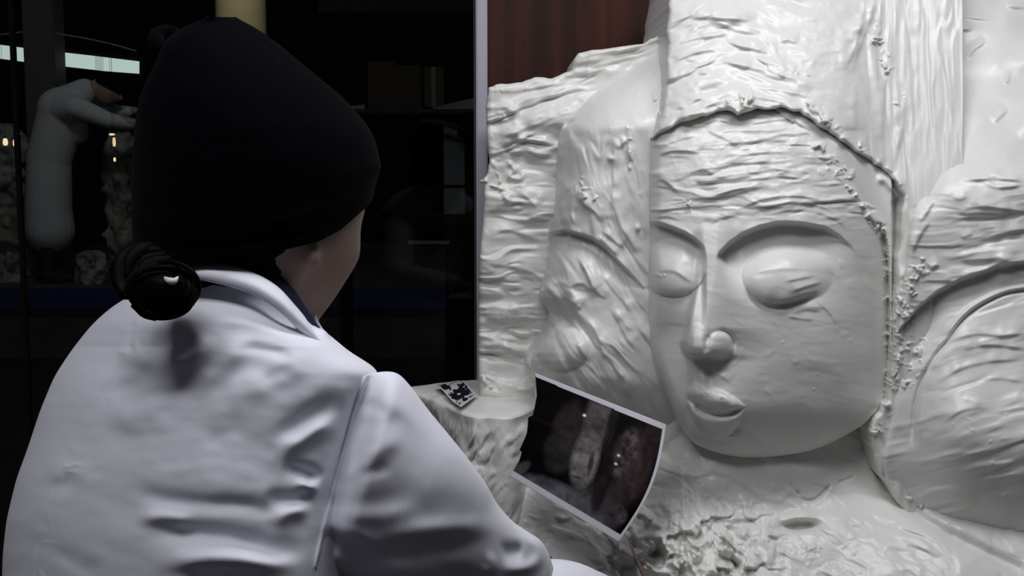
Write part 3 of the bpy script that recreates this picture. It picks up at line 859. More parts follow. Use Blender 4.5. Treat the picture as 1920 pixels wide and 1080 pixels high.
def hand(w, wdir, side, curl=.6):
    """palm and five unequal bent fingers from wrist vertex w along wdir"""
    base = V_[w][0]; d = Vector(wdir).normalized(); s = Vector(side).normalized(); n = d.cross(s).normalized()
    pc = bv(base + d * .045, (.030, .016), w)
    for k, (off, ln) in enumerate([(-.028, .062), (-.009, .074), (.010, .070), (.028, .056)]):
        a = base + d * .088 + s * off
        k0 = bv(a, .0095, pc); a2 = a + d * ln * .5 - n * ln * .22 * curl * 2
        k1 = bv(a2, .0088, k0); a3 = a2 + d * ln * .10 - n * ln * .38
        k2 = bv(a3, .0080, k1); bv(a3 - d * ln * .22 - n * ln * .12, .0072, k2)
    t0 = bv(base + d * .035 - s * .036, .012, pc); t1 = bv(base + d * .065 - s * .050 - n * .022, .0105, t0)
    bv(base + d * .085 - s * .036 - n * .040, .009, t1)


pel = bv((-.335, 1.20, .97), (.13, .10)); sp1 = bv((-.33, 1.22, 1.13), (.115, .085), pel)
che = bv(P(400, 790, 1.255), (.115, .085), sp1); nb = bv(P(475, 655, 1.26), .060, che); hb = bv(P(512, 530, 1.245), .052, nb); bv(P(510, 450, 1.24), .055, hb)
shr = bv(P(640, 800, 1.19), .05, che); elr = bv(P(935, 1120, 1.30), .038, shr); wrr = bv(P(1165, 1215, 1.48), (.028, .024), elr)
hand(wrr, P(1225, 1195, 1.56) - P(1165, 1215, 1.48), (.3, .3, -.9))
shl = bv(P(215, 760, 1.30), .05, che); ell = bv((-.40, 1.50, 1.13), .038, shl); wrl = bv((-.17, 1.62, 1.10), (.028, .024), ell)
hand(wrl, (.9, .35, .05), (.2, -.2, .9))
for s in (-1, 1):
    h1 = bv(Vector((-.335, 1.20, .90)) + r_ * .10 * s, .085, pel); k1 = bv(Vector((-.335, 1.21, .48)) + r_ * .11 * s + f_ * .02, .058, h1)
    a1 = bv(Vector((-.335, 1.18, .085)) + r_ * .115 * s, .038, k1); bv(Vector((-.335, 1.18, .04)) + r_ * .125 * s + f_ * .15, (.038, .036), a1)
body = remeshed('person', [skin_mesh(V_, E_), head_mesh()], .0045, 3, (M['skin'], M['trousers'], M['hair']))
zz = np.empty(len(body.data.polygons) * 3); body.data.polygons.foreach_get('center', zz); zz = zz.reshape(-1, 3)
mi = np.where(zz[:, 2] < .10, 2, np.where((zz[:, 2] < 1.02), 1, 0)).astype(np.int32)
body.data.polygons.foreach_set('material_index', mi)
tag(body, 'person in white coat and black knit hat, back to camera, carving the butter', 'person')

# ---- coat body
Lv = np.array([(500, 372), (525, 340), (545, 264), (565, 222), (605, 175), (655, 135), (705, 102), (770, 75), (840, 52), (900, 30), (975, 12), (1040, 5), (1080, 4), (1300, -12), (2000, -70)], float)
Rv = np.array([(500, 470), (525, 566), (545, 580), (580, 594), (610, 606), (640, 632), (660, 656), (680, 690), (695, 710), (720, 706), (760, 688), (840, 660), (940, 640), (1080, 640), (1300, 680), (2000, 740)], float)
Bv = np.array([(500, .075), (525, .085), (560, .095), (600, .106), (660, .118), (760, .128), (900, .132), (1080, .136), (1300, .14), (2000, .17)])
Yv = np.array([(500, 1.235), (600, 1.235), (700, 1.225), (1080, 1.205), (2000, 1.20)])
nk_u = [330, 355, 480, 530, 560, 590]; nk_b = [0, 2, 22, 50, 58, 40]


def coat_folds(U, V):
    h = np.zeros(U.shape)
    for pts, a, w in [
        # valleys
        ([(190, 778), (225, 742), (262, 722), (310, 712), (350, 720), (380, 752)], -16, 22),
        ([(268, 655), (300, 652), (340, 642), (365, 618)], -18, 24),
        ([(505, 830), (560, 796), (619, 756), (650, 742)], -15, 17),
        ([(525, 874), (565, 884), (606, 902)], -17, 13), ([(490, 930), (540, 938), (592, 932)], -13, 14),
        ([(240, 926), (300, 936), (370, 944), (470, 950), (560, 965)], -13, 15),
        ([(255, 998), (330, 998), (420, 1006), (500, 1026), (580, 1040)], -18, 19),
        ([(330, 1085), (430, 1082), (520, 1088)], -14, 14),
        ([(95, 935), (130, 900), (150, 850)], -5, 12), ([(380, 840), (430, 810), (470, 790)], -6, 22),
        ([(430, 660), (470, 652), (520, 660), (560, 678)], -7, 10), ([(480, 720), (520, 700), (560, 690)], -5, 12), ([(90, 1030), (150, 1060), (200, 1080)], -6, 18),
        # ridges
        ([(300, 690), (350, 672), (380, 648), (400, 625)], 13, 16), ([(350, 740), (400, 700), (440, 662), (480, 640)], 12, 18),
        ([(420, 760), (480, 720), (540, 690), (600, 672)], 12, 24), ([(510, 860), (560, 826), (612, 796), (640, 782)], 12, 14),
        ([(550, 903), (580, 912), (604, 914)], 11, 9), ([(500, 985), (545, 960), (590, 950)], 12, 13), ([(250, 972), (310, 970), (370, 980)], 12, 13),
        ([(270, 1058), (340, 1052), (420, 1048), (500, 1056), (580, 1066)], 17, 17), ([(200, 800), (260, 770), (320, 756)], 8, 26),
        ([(85, 900), (120, 880), (170, 890)], 7, 16), ([(360, 602), (420, 600), (500, 612), (590, 650)], 9, 13), ([(215, 670), (250, 668), (290, 690)], 7, 14)]:
        ridge(h, U, V, pts, a * .95, w * 1.15, .35)
    seam = [(252, 600), (246, 625), (244, 655), (228, 690), (196, 735), (172, 770), (146, 838), (112, 895), (90, 960), (74, 1020), (68, 1080), (66, 1200)]
    ridge(h, U, V, seam, -2.5, 5, .02)
    crumbs(h, U, V, seam[1:], 14, 10, 8, 16, 2.6, 201)
    h += 3.0 * fbm(U + V, V - U * .4, 150, 202, 3, 90)
    return h


rows = np.r_[np.linspace(525, 700, 70), np.linspace(703, 1100, 120), np.linspace(1115, 1900, 40)]
th = np.linspace(0, 2 * math.pi, 300, endpoint=False)
# sample the near half more densely
th = math.pi * 1.5 + np.sign(np.linspace(-1, 1, 300, endpoint=False)) * np.abs(np.linspace(-1, 1, 300, endpoint=False)) ** 1.25 * math.pi
G = np.zeros((len(rows), len(th), 3))
for i, v in enumerate(rows):
    L_ = sint(v, Lv[:, 0], Lv[:, 1], 22); R__ = sint(v, Rv[:, 0], Rv[:, 1], 14); b = sint(v, Bv[:, 0], Bv[:, 1], 60); yc = sint(v, Yv[:, 0], Yv[:, 1], 80)
    c = (L_ + R__) / 2; a = (R__ - L_) / 2
    ct = np.sign(np.cos(th)) * abs(np.cos(th)) ** .85; st = np.sign(np.sin(th)) * abs(np.sin(th)) ** .85
    u = c + a * ct
    sh = -.055 * ct * min(1, (v - 500) / 150.)
    Yb = yc + sh + b * st
    vb = sint(u, nk_u, nk_b, 25) * float(sstep(650, 525, np.array(v))) * (st < .3)
    vv = v + vb
    F = coat_folds(u.copy(), np.broadcast_to(vv, u.shape).copy()) * KC * sstep(.25, -.15, st)
    G[i] = PA(u, vv + 0 * u, Yb - F)
coat = grid_mesh('coat', G, M['coat'], closed_u=True); fix_normals(coat)
md = coat.modifiers.new('t', 'SOLIDIFY'); md.thickness = .003; md.offset = -1
adopt(coat, body); coat['label'] = 'white cotton work coat'


def coat_front(u, v):
    """depth of the near coat surface"""
    L_ = sint(v, Lv[:, 0], Lv[:, 1], 22); R__ = sint(v, Rv[:, 0], Rv[:, 1], 14); b = sint(v, Bv[:, 0], Bv[:, 1], 60); yc = sint(v, Yv[:, 0], Yv[:, 1], 80)
    x = np.clip((u - (L_ + R__) / 2) / ((R__ - L_) / 2), -1, 1)
    ct = np.sign(x) * abs(x) ** (1 / .85)
    return yc - .055 * x - b * np.clip(1 - ct * ct, 0, 1) ** (.85 / 2)


# ---- right sleeve, upper
secU = curve_pts([(676, 706), (712, 697), (742, 701), (768, 727), (802, 772), (850, 830), (884, 874), (908, 908), (928, 944), (956, 976), (984, 996), (1008, 1012), (1024, 1036), (1034, 1066)], 90)
secL = curve_pts([(584, 1062), (606, 1070), (634, 1078), (664, 1090), (700, 1108), (735, 1130), (770, 1160), (800, 1180), (830, 1196), (862, 1208), (895, 1216), (930, 1220), (965, 1216), (1000, 1200)], 90)
secY = sint(np.linspace(0, 1, 90), [0, .12, .4, .8, 1], [1.155, 1.142, 1.160, 1.25, 1.29], .10)
secB = np.interp(np.linspace(0, 1, 90), [0, .12, .4, .8, .95, 1], [.062, .072, .070, .062, .058, .045])


def sleeve_folds(U, V):
    h = np.zeros(U.shape)
    for pts, a, w in [
        ([(690, 745), (705, 765), (735, 775)], -6, 12), ([(660, 812), (690, 800), (740, 790), (768, 800)], -5, 13), ([(668, 872), (720, 840), (760, 815)], 9, 13),
        ([(665, 893), (700, 884), (740, 872)], -8, 8), ([(600, 940), (660, 945), (720, 938), (790, 915)], -5, 16), ([(640, 905), (670, 880), (700, 862)], 7, 10),
        ([(600, 965), (660, 968), (730, 966), (800, 950)], 9, 14), ([(770, 985), (820, 955), (870, 915)], -4, 22),
        ([(700, 1010), (780, 996), (860, 990), (950, 985)], 15, 16), ([(660, 1030), (740, 1036), (830, 1024), (930, 1008)], -14, 17),
        ([(588, 1012), (625, 1018), (670, 1046), (710, 1080)], -26, 17), ([(585, 985), (620, 985), (680, 1005), (740, 1040)], 9, 12),
        ([(962, 1010), (990, 1010), (1010, 1024), (1012, 1046), (994, 1062), (960, 1068), (925, 1062)], 20, 10), ([(935, 1040), (958, 1034), (985, 1034)], -24, 13),
        ([(905, 1040), (918, 1046), (922, 1062), (900, 1085)], 13, 9), ([(820, 1080), (880, 1084), (940, 1092)], -12, 14), ([(720, 740), (760, 770), (810, 830)], 5, 14)]:
        ridge(h, U, V, pts, a * .62, w * 1.2, .35)
    return h + 1.5 * fbm(U, V, 90, 211, 3)


ph = np.linspace(0, 2 * math.pi, 160, endpoint=False)
G = np.zeros((90, 160, 3))
for i in range(90):
    k = (1 - np.cos(ph)) / 2
    u = secU[i, 0] + (secL[i, 0] - secU[i, 0]) * k; v = secU[i, 1] + (secL[i, 1] - secU[i, 1]) * k
    bow = np.sin(ph).clip(0) * 10 * (1 - i / 89)
    u = u - bow * .6 + 4
    s_ = np.sign(np.sin(ph)) * abs(np.sin(ph)) ** .85
    Yb = secY[i] - secB[i] * s_
    if i < 16:   # meet the coat body at the armhole seam
        w = 1 - sstep(0, 16, np.array(float(i)))
        tgt = coat_front(np.minimum(u, sint(v, Rv[:, 0], Rv[:, 1], 14) - 16), v) - .005 + .012 * (i == 0)
        Yb = np.where(s_ > 0, Yb * (1 - w) + np.minimum(Yb + .05, tgt) * w, Yb)
    F = sleeve_folds(u.copy(), v.copy()) * KC * sstep(-.1, .25, s_)
    G[i] = PA(u, v, Yb - F)
slv = grid_mesh('sleeve', G, M['coat'], closed_u=True); fix_normals(slv); adopt(slv, coat)

# ---- right forearm sleeve with its cuff
fa_c = [P(985, 1150, 1.34), P(1060, 1138, 1.38), P(1118, 1160, 1.43), P(1165, 1208, 1.47)]
pc_ = curve_pts([tuple(q) for q in fa_c], 30); G = []
T_ = np.gradient(pc_, axis=0); T_ /= np.linalg.norm(T_, axis=1, keepdims=True)
for i in range(30):
    s_ = np.cross(T_[i], [0, 0, 1.]); s_ /= np.linalg.norm(s_); u_ = np.cross(s_, T_[i])
    a = np.linspace(0, 2 * math.pi, 64, endpoint=False); rr = .056 - .010 * i / 29 + .0015 * np.sin(3 * a + i * .5) + (.003 if i > 25 else 0)
    G.append(pc_[i] + (rr * np.cos(a))[:, None] * s_ + (rr * np.sin(a))[:, None] * u_)
fsl = grid_mesh('forearm_sleeve', np.array(G), M['coat'], closed_u=True); fix_normals(fsl)
md = fsl.modifiers.new('t', 'SOLIDIFY'); md.thickness = .003; md.offset = -1
adopt(fsl, coat)
lsl = tube('sleeve', [P(215, 770, 1.31), (-.405, 1.42, 1.20), (-.40, 1.50, 1.135), (-.30, 1.57, 1.115), (-.19, 1.615, 1.10)], .062, M['coat'], None, 28, taper=lambda t: 1 - .25 * t); adopt(lsl, coat)

# ---- collar and navy scarf
def strip(name, up, lo, yu, yl, m, parent, thick=.003, n=50):
    A = curve_pts(up, n); B = curve_pts(lo, n)
    ya = np.interp(np.linspace(0, 1, n), np.linspace(0, 1, len(yu)), yu); yb = np.interp(np.linspace(0, 1, n), np.linspace(0, 1, len(yl)), yl)
    rows_ = []
    for k in np.linspace(0, 1, 12):
        uv = A * (1 - k) + B * k; y = ya * (1 - k) + yb * k - .010 * math.sin(k * math.pi)
        rows_.append(PA(uv[:, 0], uv[:, 1], y))
    o = grid_mesh(name, np.array(rows_), m, thick=thick); adopt(o, parent); return o


strip('collar', [(352, 500), (385, 494), (430, 500), (478, 516), (518, 540), (548, 572), (572, 602), (590, 640)],
      [(340, 520), (372, 522), (425, 534), (480, 552), (528, 584), (556, 610), (590, 640), (628, 668)], [1.165, 1.155, 1.148, 1.14, 1.135, 1.135, 1.14], [1.14, 1.135, 1.128, 1.12, 1.12, 1.125, 1.13], M['coat'], coat, .004)
strip('collar', [(560, 590), (585, 614), (606, 622), (622, 642), (640, 664), (652, 682)], [(560, 640), (580, 660), (600, 680), (620, 690), (640, 695), (655, 696)], [1.15, 1.15, 1.16], [1.13, 1.13, 1.14], M['coat'], coat, .004)
sc_ = strip('scarf', [(330, 480), (380, 470), (440, 480), (500, 500), (545, 540), (575, 585), (600, 620)], [(340, 560), (372, 560), (425, 570), (480, 590), (528, 620), (556, 650), (590, 660)], [1.185, 1.18, 1.175, 1.17, 1.17, 1.17], [1.165, 1.162, 1.158, 1.155, 1.16, 1.16], M['navy'], body, .004)
sc_['label'] = 'navy blue scarf edge under the coat collar'

# ---- hat
hv = [32, 40, 55, 70, 90, 120, 150, 180, 210, 240, 270, 300, 340, 380, 430, 500]
hl = [398, 366, 335, 314, 302, 290, 275, 262, 256, 252, 250, 248, 246, 246, 247, 252]
hr = [436, 458, 484, 506, 532, 567, 604, 640, 668, 693, 706, 712, 715, 712, 706, 698]
hbb = [.012, .025, .042, .055, .066, .078, .088, .096, .101, .105, .107, .108, .108, .107, .105, .102]
vb_u = [240, 345, 450, 545, 600, 640, 690, 716]; vb_v = [505, 494, 484, 466, 452, 430, 386, 352]
rows = np.r_[32, np.linspace(33, 300, 70), np.linspace(306, 500, 40)]
th = np.linspace(0, 2 * math.pi, 160, endpoint=False); G = np.zeros((len(rows) + 1, 160, 3))
for i, v in enumerate(rows):
    L_, R__, b = sint(v, hv, hl, 12), sint(v, hv, hr, 12), sint(v, hv, hbb, 16)
    u = (L_ + R__) / 2 + (R__ - L_) / 2 * np.cos(th)
    Yb = 1.235 + .035 * np.cos(th) + b * np.sin(th)
    vv = np.full(u.shape, float(v))
    if v > 300: vv = 300 + (v - 300) / 200. * (np.interp(u, vb_u, vb_v) - 300)
    h = np.zeros(u.shape); uu = u.copy()
    ridge(h, uu, vv, [(425, 40), (470, 66), (520, 98), (552, 132)], -7, 5, .2); ridge(h, uu, vv, [(440, 38), (485, 66), (540, 104)], 4, 6, .2)
    ridge(h, uu, vv, [(690, 215), (706, 245), (712, 290), (708, 330)], 5, 8); ridge(h, uu, vv, [(500, 420), (560, 405), (620, 385)], 5, 9)
    ridge(h, uu, vv, [(260, 470), (400, 462), (540, 444), (620, 415), (680, 370)], -5, 5, .1)
    h += 2.5 * fbm(uu, vv, 60, 221, 3)
    F = h * KC * (np.sin(th) < .1)
    G[i + 1] = PA(u, vv, Yb - F)
G[0] = G[1].mean(0)
hat = grid_mesh('hat', G, M['hat'], closed_u=True); fix_normals(hat)
md = hat.modifiers.new('t', 'SOLIDIFY'); md.thickness = .006; md.offset = -1
adopt(hat, body); hat['label'] = 'black knitted hat with a folded pointed top'
tip = tube('hat_tip', [P(330, 84, 1.23), P(312, 92, 1.21), P(296, 84, 1.21), P(294, 68, 1.22), P(310, 60, 1.23), P(326, 64, 1.23), P(345, 74, 1.23)], .0075, M['hat'], None, 10); adopt(tip, hat)

# ---- hair: nape, bun and loose tail
def lump(cu, cv, ru, rv, Y, ry, seed, n=40):
    a = np.linspace(0, 2 * math.pi, n, endpoint=False); rows_ = []
    for k in np.linspace(0, math.pi, n // 2):
        w = 1 + .10 * noise(40 * np.cos(a) * math.sin(k) + 100, np.full(n, 40 * math.cos(k)), 14, seed)
        u = cu + ru * math.sin(k) * np.cos(a) * w; v = cv - rv * math.cos(k) * w
        rows_.append(PA(u, v, Y + ry * math.sin(k) * np.sin(a) * w))
    return np.array(rows_)


hair = grid_mesh('hair', lump(452, 478, 110, 78, 1.228, .086, 3), M['hair'], closed_u=True); adopt(hair, body); fix_normals(hair)
hair['label'] = 'black hair gathered in a low bun'
bun = grid_mesh('hair_bun', lump(308, 548, 60, 48, 1.095, .036, 5), M['hair'], closed_u=True); adopt(bun, hair); fix_normals(bun)
rr = random.Random(4)
for k in range(26):
    a0 = rr.random() * 6.28; cu, cv = 306 + rr.gauss(0, 4), 546 + rr.gauss(0, 4); ru, rv = rr.uniform(46, 64), rr.uniform(34, 50)
    s = tube('hair_strand', [P(cu + ru * math.cos(a0 + t), cv + rv * math.sin(a0 + t), 1.082 - .012 * math.sin(t * 1.3)) for t in np.linspace(0, 2.6, 6)], .0022, M['hair'], None, 6); adopt(s, hair)
for pts in ([(300, 470), (262, 476), (236, 500), (230, 535), (238, 558)], [(310, 478), (270, 488), (246, 510), (240, 540), (228, 556)], [(320, 486), (280, 496), (256, 520), (250, 548)], [(290, 466), (250, 470), (226, 496), (224, 530), (232, 552)],
            [(330, 500), (300, 505), (270, 530), (262, 560)], [(345, 500), (330, 520), (352, 545), (360, 570)], [(300, 480), (255, 500), (240, 525), (236, 556)], [(285, 462), (262, 470), (244, 490), (236, 520)]):
    s = tube('hair_strand', [P(u, v, 1.11 - .01 * i) for i, (u, v) in enumerate(pts)], .008, M['hair'], None, 8, taper=lambda t: .35 + .65 * math.sin(math.pi * min(1, t * .9 + .1))); adopt(s, hair)
s = tube('hair_strand', [P(u, v, 1.075) for u, v in [(250, 545), (246, 560), (252, 578), (268, 594), (292, 601)]], .0008, M['hair'], None, 6); adopt(s, hair)
hb_ = tube('hair_tie', [P(308, 520, 1.065), P(316, 526, 1.06), P(326, 527, 1.06), P(334, 519, 1.065)], .0025, mat('hair_tie_white', (.55, .55, .55)), None, 8, taper=lambda t: .3 + math.sin(math.pi * t)); adopt(hb_, hair)

# ================================================================== TOOLS AND PRINTS
M['stick'] = mat('tool_wood', (.13, .085, .07), .5, .4, var=(80, 3, (.09, .055, .045), (1, 1, .2)))


def tool(p0, p1, r, label):
    e = empty('modelling_stick', p1, label, 'tool', 'wooden modelling sticks')
    p0 = Vector(p0); p1 = Vector(p1); d = p1 - p0
    adopt(tube('handle', [p0 + d * .3, p0 + d * .6, p1], r, M['stick'], None, 12, taper=lambda t: .85 + .3 * math.sin(t * 3)), e)
    adopt(tube('blade', [p0, p0 + d * .12, p0 + d * .32], r * .9, M['stick'], None, 12, taper=lambda t: .35 + .6 * t), e)
    return e


tool(P(1002, 1018, 1.84), P(1040, 1060, 1.925), .0042, 'brown wooden stick showing between the elbow fold and the forearm sleeve')
t2 = tool(P(1177, 1008, 1.80), P(1243, 1165, 1.60), .0030, 'thin brown stick with its tip among broken butter clumps under the print')

# ---- the print stuck on the sculpture
def print_mat(name):
    m = bpy.data.materials.new(name); m.use_nodes = True; nt = m.node_tree
    a = nt.nodes.new('ShaderNodeAttribute'); a.attribute_name = 'ink'
    b = nt.nodes['Principled BSDF']; b.inputs['Roughness'].default_value = .5; b.inputs['Specular IOR Level'].default_value = .04
    nt.links.new(a.outputs['Color'], b.inputs['Base Color']); return m


def set_ink(o, col):
    a = o.data.color_attributes.new('ink', 'FLOAT_COLOR', 'POINT')
    c = np.ones((len(o.data.vertices), 4), np.float32); c[:len(col), :3] = col
    a.data.foreach_set('color', c.ravel())


def ink_photo(U, V):
    """a dim picture of old carved stone heads"""
    col = np.zeros(U.shape + (3,)) + np.array([.0012, .001, .0016])

    def add(mask, c):
        col[:] = col * (1 - mask[..., None]) + np.array(c) * mask[..., None]
    n1 = fbm(U, V, 22, 301, 4) * .5 + .5; n2 = fbm(U, V, 8, 302, 3) * .5 + .5

    def ell(cu, cv, ru, rv, an, soft=.25):
        c, s = math.cos(an), math.sin(an)
        x = ((U - cu) * c + (V - cv) * s) / ru; y = (-(U - cu) * s + (V - cv) * c) / rv
        return sstep(1 + soft, 1 - soft, np.sqrt(x * x + y * y))
    add(ell(1065, 800, 27, 48, .3) * .8, (.022, .010, .010)); add(ell(1050, 845, 30, 42, .25) * .8, (.016, .014, .015))
    add(ell(1030, 925, 72, 26, .35) * .85, (.060, .060, .082)); add(ell(1120, 960, 45, 30, .5) * .9, (.048, .044, .060)); add(ell(1090, 935, 55, 14, -.35) * .6, (.055, .05, .056))
    add(ell(1178, 880, 42, 76, .3) * .9, (.030, .013, .014)); add(ell(1172, 850, 20, 44, .35) * .7 * n2, (.085, .055, .060)); add(ell(1140, 930, 36, 40, .2) * .6, (.030, .018, .018))
    add(ell(1120, 790, 25, 62, .22) * .95, (.055, .040, .042)); add(ell(1097, 862, 25, 54, .2) * 1., (.105, .085, .086)); add(ell(1108, 835, 20, 20, .2) * .7, (.085, .060, .075))
    add(ell(1130, 905, 14, 60, .3) * .8, (.006, .004, .006)); add(ell(1146, 800, 9, 55, .25) * .8, (.008, .006, .008)); add(ell(1108, 868, 5, 22, .2, .5) * .85, (.012, .008, .010)); add(ell(1094, 846, 18, 5, .35, .5) * .5, (.03, .02, .025))
    add(ell(1083, 888, 10, 5, .3, .5) * .9, (.17, .14, .12)); add(ell(1082, 895, 10, 2, .3, .6) * .8, (.03, .02, .02)); add(ell(1081, 900, 8, 4, .3, .5) * .7, (.12, .10, .09))
    add(ell(975, 880, 22, 10, -.6) * .8, (.05, .042, .045)); add(ell(1160, 965, 16, 18, .2) * .6 * n2, (.09, .05, .05)); add(ell(1225, 820, 18, 50, .2) * .7, (.022, .008, .008))
    for su, sv in ((1160, 854), (1155, 870), (1096, 779)): add(ell(su, sv, 3, 2.2, .3, .6), (.6, .55, .55))
    g = col.mean(-1, keepdims=True); col = (.5 * col + .5 * g) * 1.7
    col *= (.6 + .8 * n1)[..., None] * (.8 + .4 * n2)[..., None]
    return col


na, nb2 = 210, 190
s1 = np.linspace(0, 1, na); t1 = np.linspace(0, 1, nb2); S_, T2 = np.meshgrid(s1, t1)
TL, TR, BR, BL = np.array([1003., 699]), np.array([1249., 796]), np.array([1160., 1016]), np.array([956., 892])
UV = ((1 - S_) * (1 - T2))[..., None] * TL + (S_ * (1 - T2))[..., None] * TR + (S_ * T2)[..., None] * BR + ((1 - S_) * T2)[..., None] * BL
bulge = np.sin(np.pi * T2) ; UV[..., 0] += 17 * bulge; UV[..., 1] += 7 * bulge
notch = np.interp(T2, [0, .2, .38, .40, .55, .72, .74, .85, 1], [0, 3, -2, -10, -6, -8, -2, 2, 0]) * (1 - S_) ** 6
UV[..., 0] += notch
Yp = (1 - S_) * (1 - T2) * 1.945 + S_ * (1 - T2) * 1.845 + S_ * T2 * 1.80 + (1 - S_) * T2 * 1.90 - .014 * np.sin(np.pi * T2) - .006 * np.sin(np.pi * S_)
inkU = UV[..., 0]; inkV = UV[..., 1]
col = ink_photo(inkU, inkV)
border = (T2 < .035 + .012 * S_) | (T2 > .945) | (S_ > .978)
col[border] = (.62, .60, .66)
pm = print_mat('photo_paper')
pr = grid_mesh('photo_print', PA(UV[..., 0], UV[..., 1], Yp), pm)
set_ink(pr, col.reshape(-1, 3)); md = pr.modifiers.new('t', 'SOLIDIFY'); md.thickness = .0008; md.offset = 0
tag(pr, 'curled dark photo print of stone heads stuck on the butter below the side face', 'photo print')

# ---- base block with a second print lying on it
ZB = 1.147


def PZ(u, v, z):
    a = (u - 960.0) / FPX; b = (540.0 - v) / FPX
    d = Vector((a, CP + b * SP, b * CP - SP)); t = (z - CAM_Z) / d.z
    return Vector((a * t, d.y * t, z))


ol = [PZ(*q, ZB) for q in [(763, 724), (768, 733), (800, 743), (830, 756), (866, 772), (905, 778)]] + [Vector((.02, 2.0, ZB)), Vector((.10, 2.30, ZB)), PZ(898, 710, ZB), PZ(830, 716, ZB)]
olp = np.array(ol)[:, :2]
NB = 420; per = curve_pts(np.vstack([olp, olp[:1]]), NB + 1)[:-1]
cen = per.mean(0); rows_ = []
rows_.append(np.c_[np.repeat(cen[None], NB, 0), np.full(NB, ZB)])
for k in np.linspace(.1, 1, 14):
    q = cen + (per - cen) * k
    rows_.append(np.c_[q, ZB + .002 * noise(q[:, 0] * 1000, q[:, 1] * 1000, 30, 411) - (.004 if k > .98 else 0)])
for zz_ in np.linspace(ZB - .006, .602, 130):
    n_ = .006 * noise(np.arange(NB) * 2.2, np.full(NB, zz_ * 900), 46, 412, 30) + .0035 * butter(np.arange(NB) * 2.2, np.full(NB, zz_ * 900), .5, 40, 16, 413)
    dirn = (per - cen) / np.linalg.norm(per - cen, axis=1, keepdims=True)
    q = per + dirn * n_[:, None] * sstep(0, .03, np.array(ZB - zz_)) + dirn * .05 * (ZB - zz_)
    rows_.append(np.c_[q, np.full(NB, zz_)])
blk = grid_mesh('base_block', np.array(rows_), M['butter'], closed_u=True); fix_normals(blk); adopt(blk, sculpt)
shp = np.array([(815, 728), (870, 722), (915, 738), (915, 770), (868, 771), (845, 752)])
na2 = 90; S_, T2 = np.meshgrid(np.linspace(0, 1, na2), np.linspace(0, 1, na2))
qa, qb, qc, qd = np.array([817., 731]), np.array([868., 722]), np.array([896., 750]), np.array([864., 774])
UV = ((1 - S_) * (1 - T2))[..., None] * qa + (S_ * (1 - T2))[..., None] * qb + (S_ * T2)[..., None] * qc + ((1 - S_) * T2)[..., None] * qd
pts = np.array([[PZ(UV[i, j, 0], UV[i, j, 1], ZB) for j in range(na2)] for i in range(na2)])
pts[..., 2] += .008 + .002 * np.sin(T2 * 7)
nn = fbm(S_ * 200, T2 * 200, 40, 421, 3, 22); edge = np.minimum.reduce([S_ * 1.4, (1 - S_), T2 * 2.4, (1 - T2) * .8]) + .03 * noise(S_ * 200, T2 * 200, 12, 422)
dark = sstep(.05, .09, edge) * (1 - .8 * sstep(.22, .34, nn))
col = np.array([.62, .61, .62]) * (1 - dark[..., None]) + np.array([.010, .010, .018]) * dark[..., None]
ps = grid_mesh('printed_sheet', pts, pm); set_ink(ps, col.reshape(-1, 3)); md = ps.modifiers.new('t', 'SOLIDIFY'); md.thickness = .001; md.offset = 1
tag(ps, 'small torn black and white printed sheet lying on the butter block top', 'photo print')


# ================================================================== BOOTH AND BACKGROUND
def box(name, lo, hi, m, parent=None, bevel=.0, seg=2):
    bm = bmesh.new(); bmesh.ops.create_cube(bm, size=1)
    for v in bm.verts:
        v.co = Vector([lo[i] + (hi[i] - lo[i]) * (v.co[i] + .5) for i in range(3)])
    if bevel: bmesh.ops.bevel(bm, geom=bm.edges[:], offset=bevel, segments=seg, affect='EDGES')
    me = bpy.data.meshes.new(name); bm.to_mesh(me); bm.free()
    o = bpy.data.objects.new(name, me); COL.objects.link(o); me.materials.append(m)
    if parent: adopt(o, parent)
    return o


def pxbox(name, u0, v0, u1, v1, Y, depth, m, parent=None, bevel=0.):
    a = P(u0, v0, Y); b = P(u1, v1, Y)
    zt = P((u0 + u1) / 2, v0, Y).z; zb = P((u0 + u1) / 2, v1, Y).z
    x0 = P(u0, (v0 + v1) / 2, Y).x; x1 = P(u1, (v0 + v1) / 2, Y).x
    return box(name, (x0, Y, zb), (x1, Y + depth, zt), m, parent, bevel)


M['floor'] = mat('floor_dark', (.020, .020, .018), .5, .3, var=(3, 4, (.012, .012, .011)))
M['dark'] = mat('dark_wall', (.006, .006, .006), .8, .1)
M['darkgrey'] = mat('dark_grey', (.05, .05, .05), .7, .2)
tag(box('floor', (-9, -1.5, -.1), (6, 16, 0), M['floor']), kind='structure')
tag(box('wall_far', (-9, 15, 0), (6, 15.2, 5), M['dark']), kind='structure')
tag(box('ceiling', (-9, 3.2, 4.2), (6, 15, 4.3), M['dark']), kind='structure')
tag(box('wall_left', (-9.2, 3.2, 0), (-9, 15, 4.3), M['dark']), kind='structure')
tag(box('wall_right', (2.4, 2.62, 0), (2.6, 15, 4.3), M['dark']), kind='structure')
tag(box('wall_back', (P(914, 300, 2.46).x, 2.46, 0), (2.4, 2.52, 4.2), M['wood_panel']), kind='structure')
post = tag(box('trim_1', (P(893, 300, 2.42).x, 2.42, 0), (P(914, 300, 2.42).x, 2.53, 4.2), M['frame_white'], bevel=.003), kind='structure')
tag(box('trim_2', (P(888.5, 300, 2.43).x, 2.43, 0), (P(893, 300, 2.43).x, 2.52, 4.2), M['darkgrey']), kind='structure')
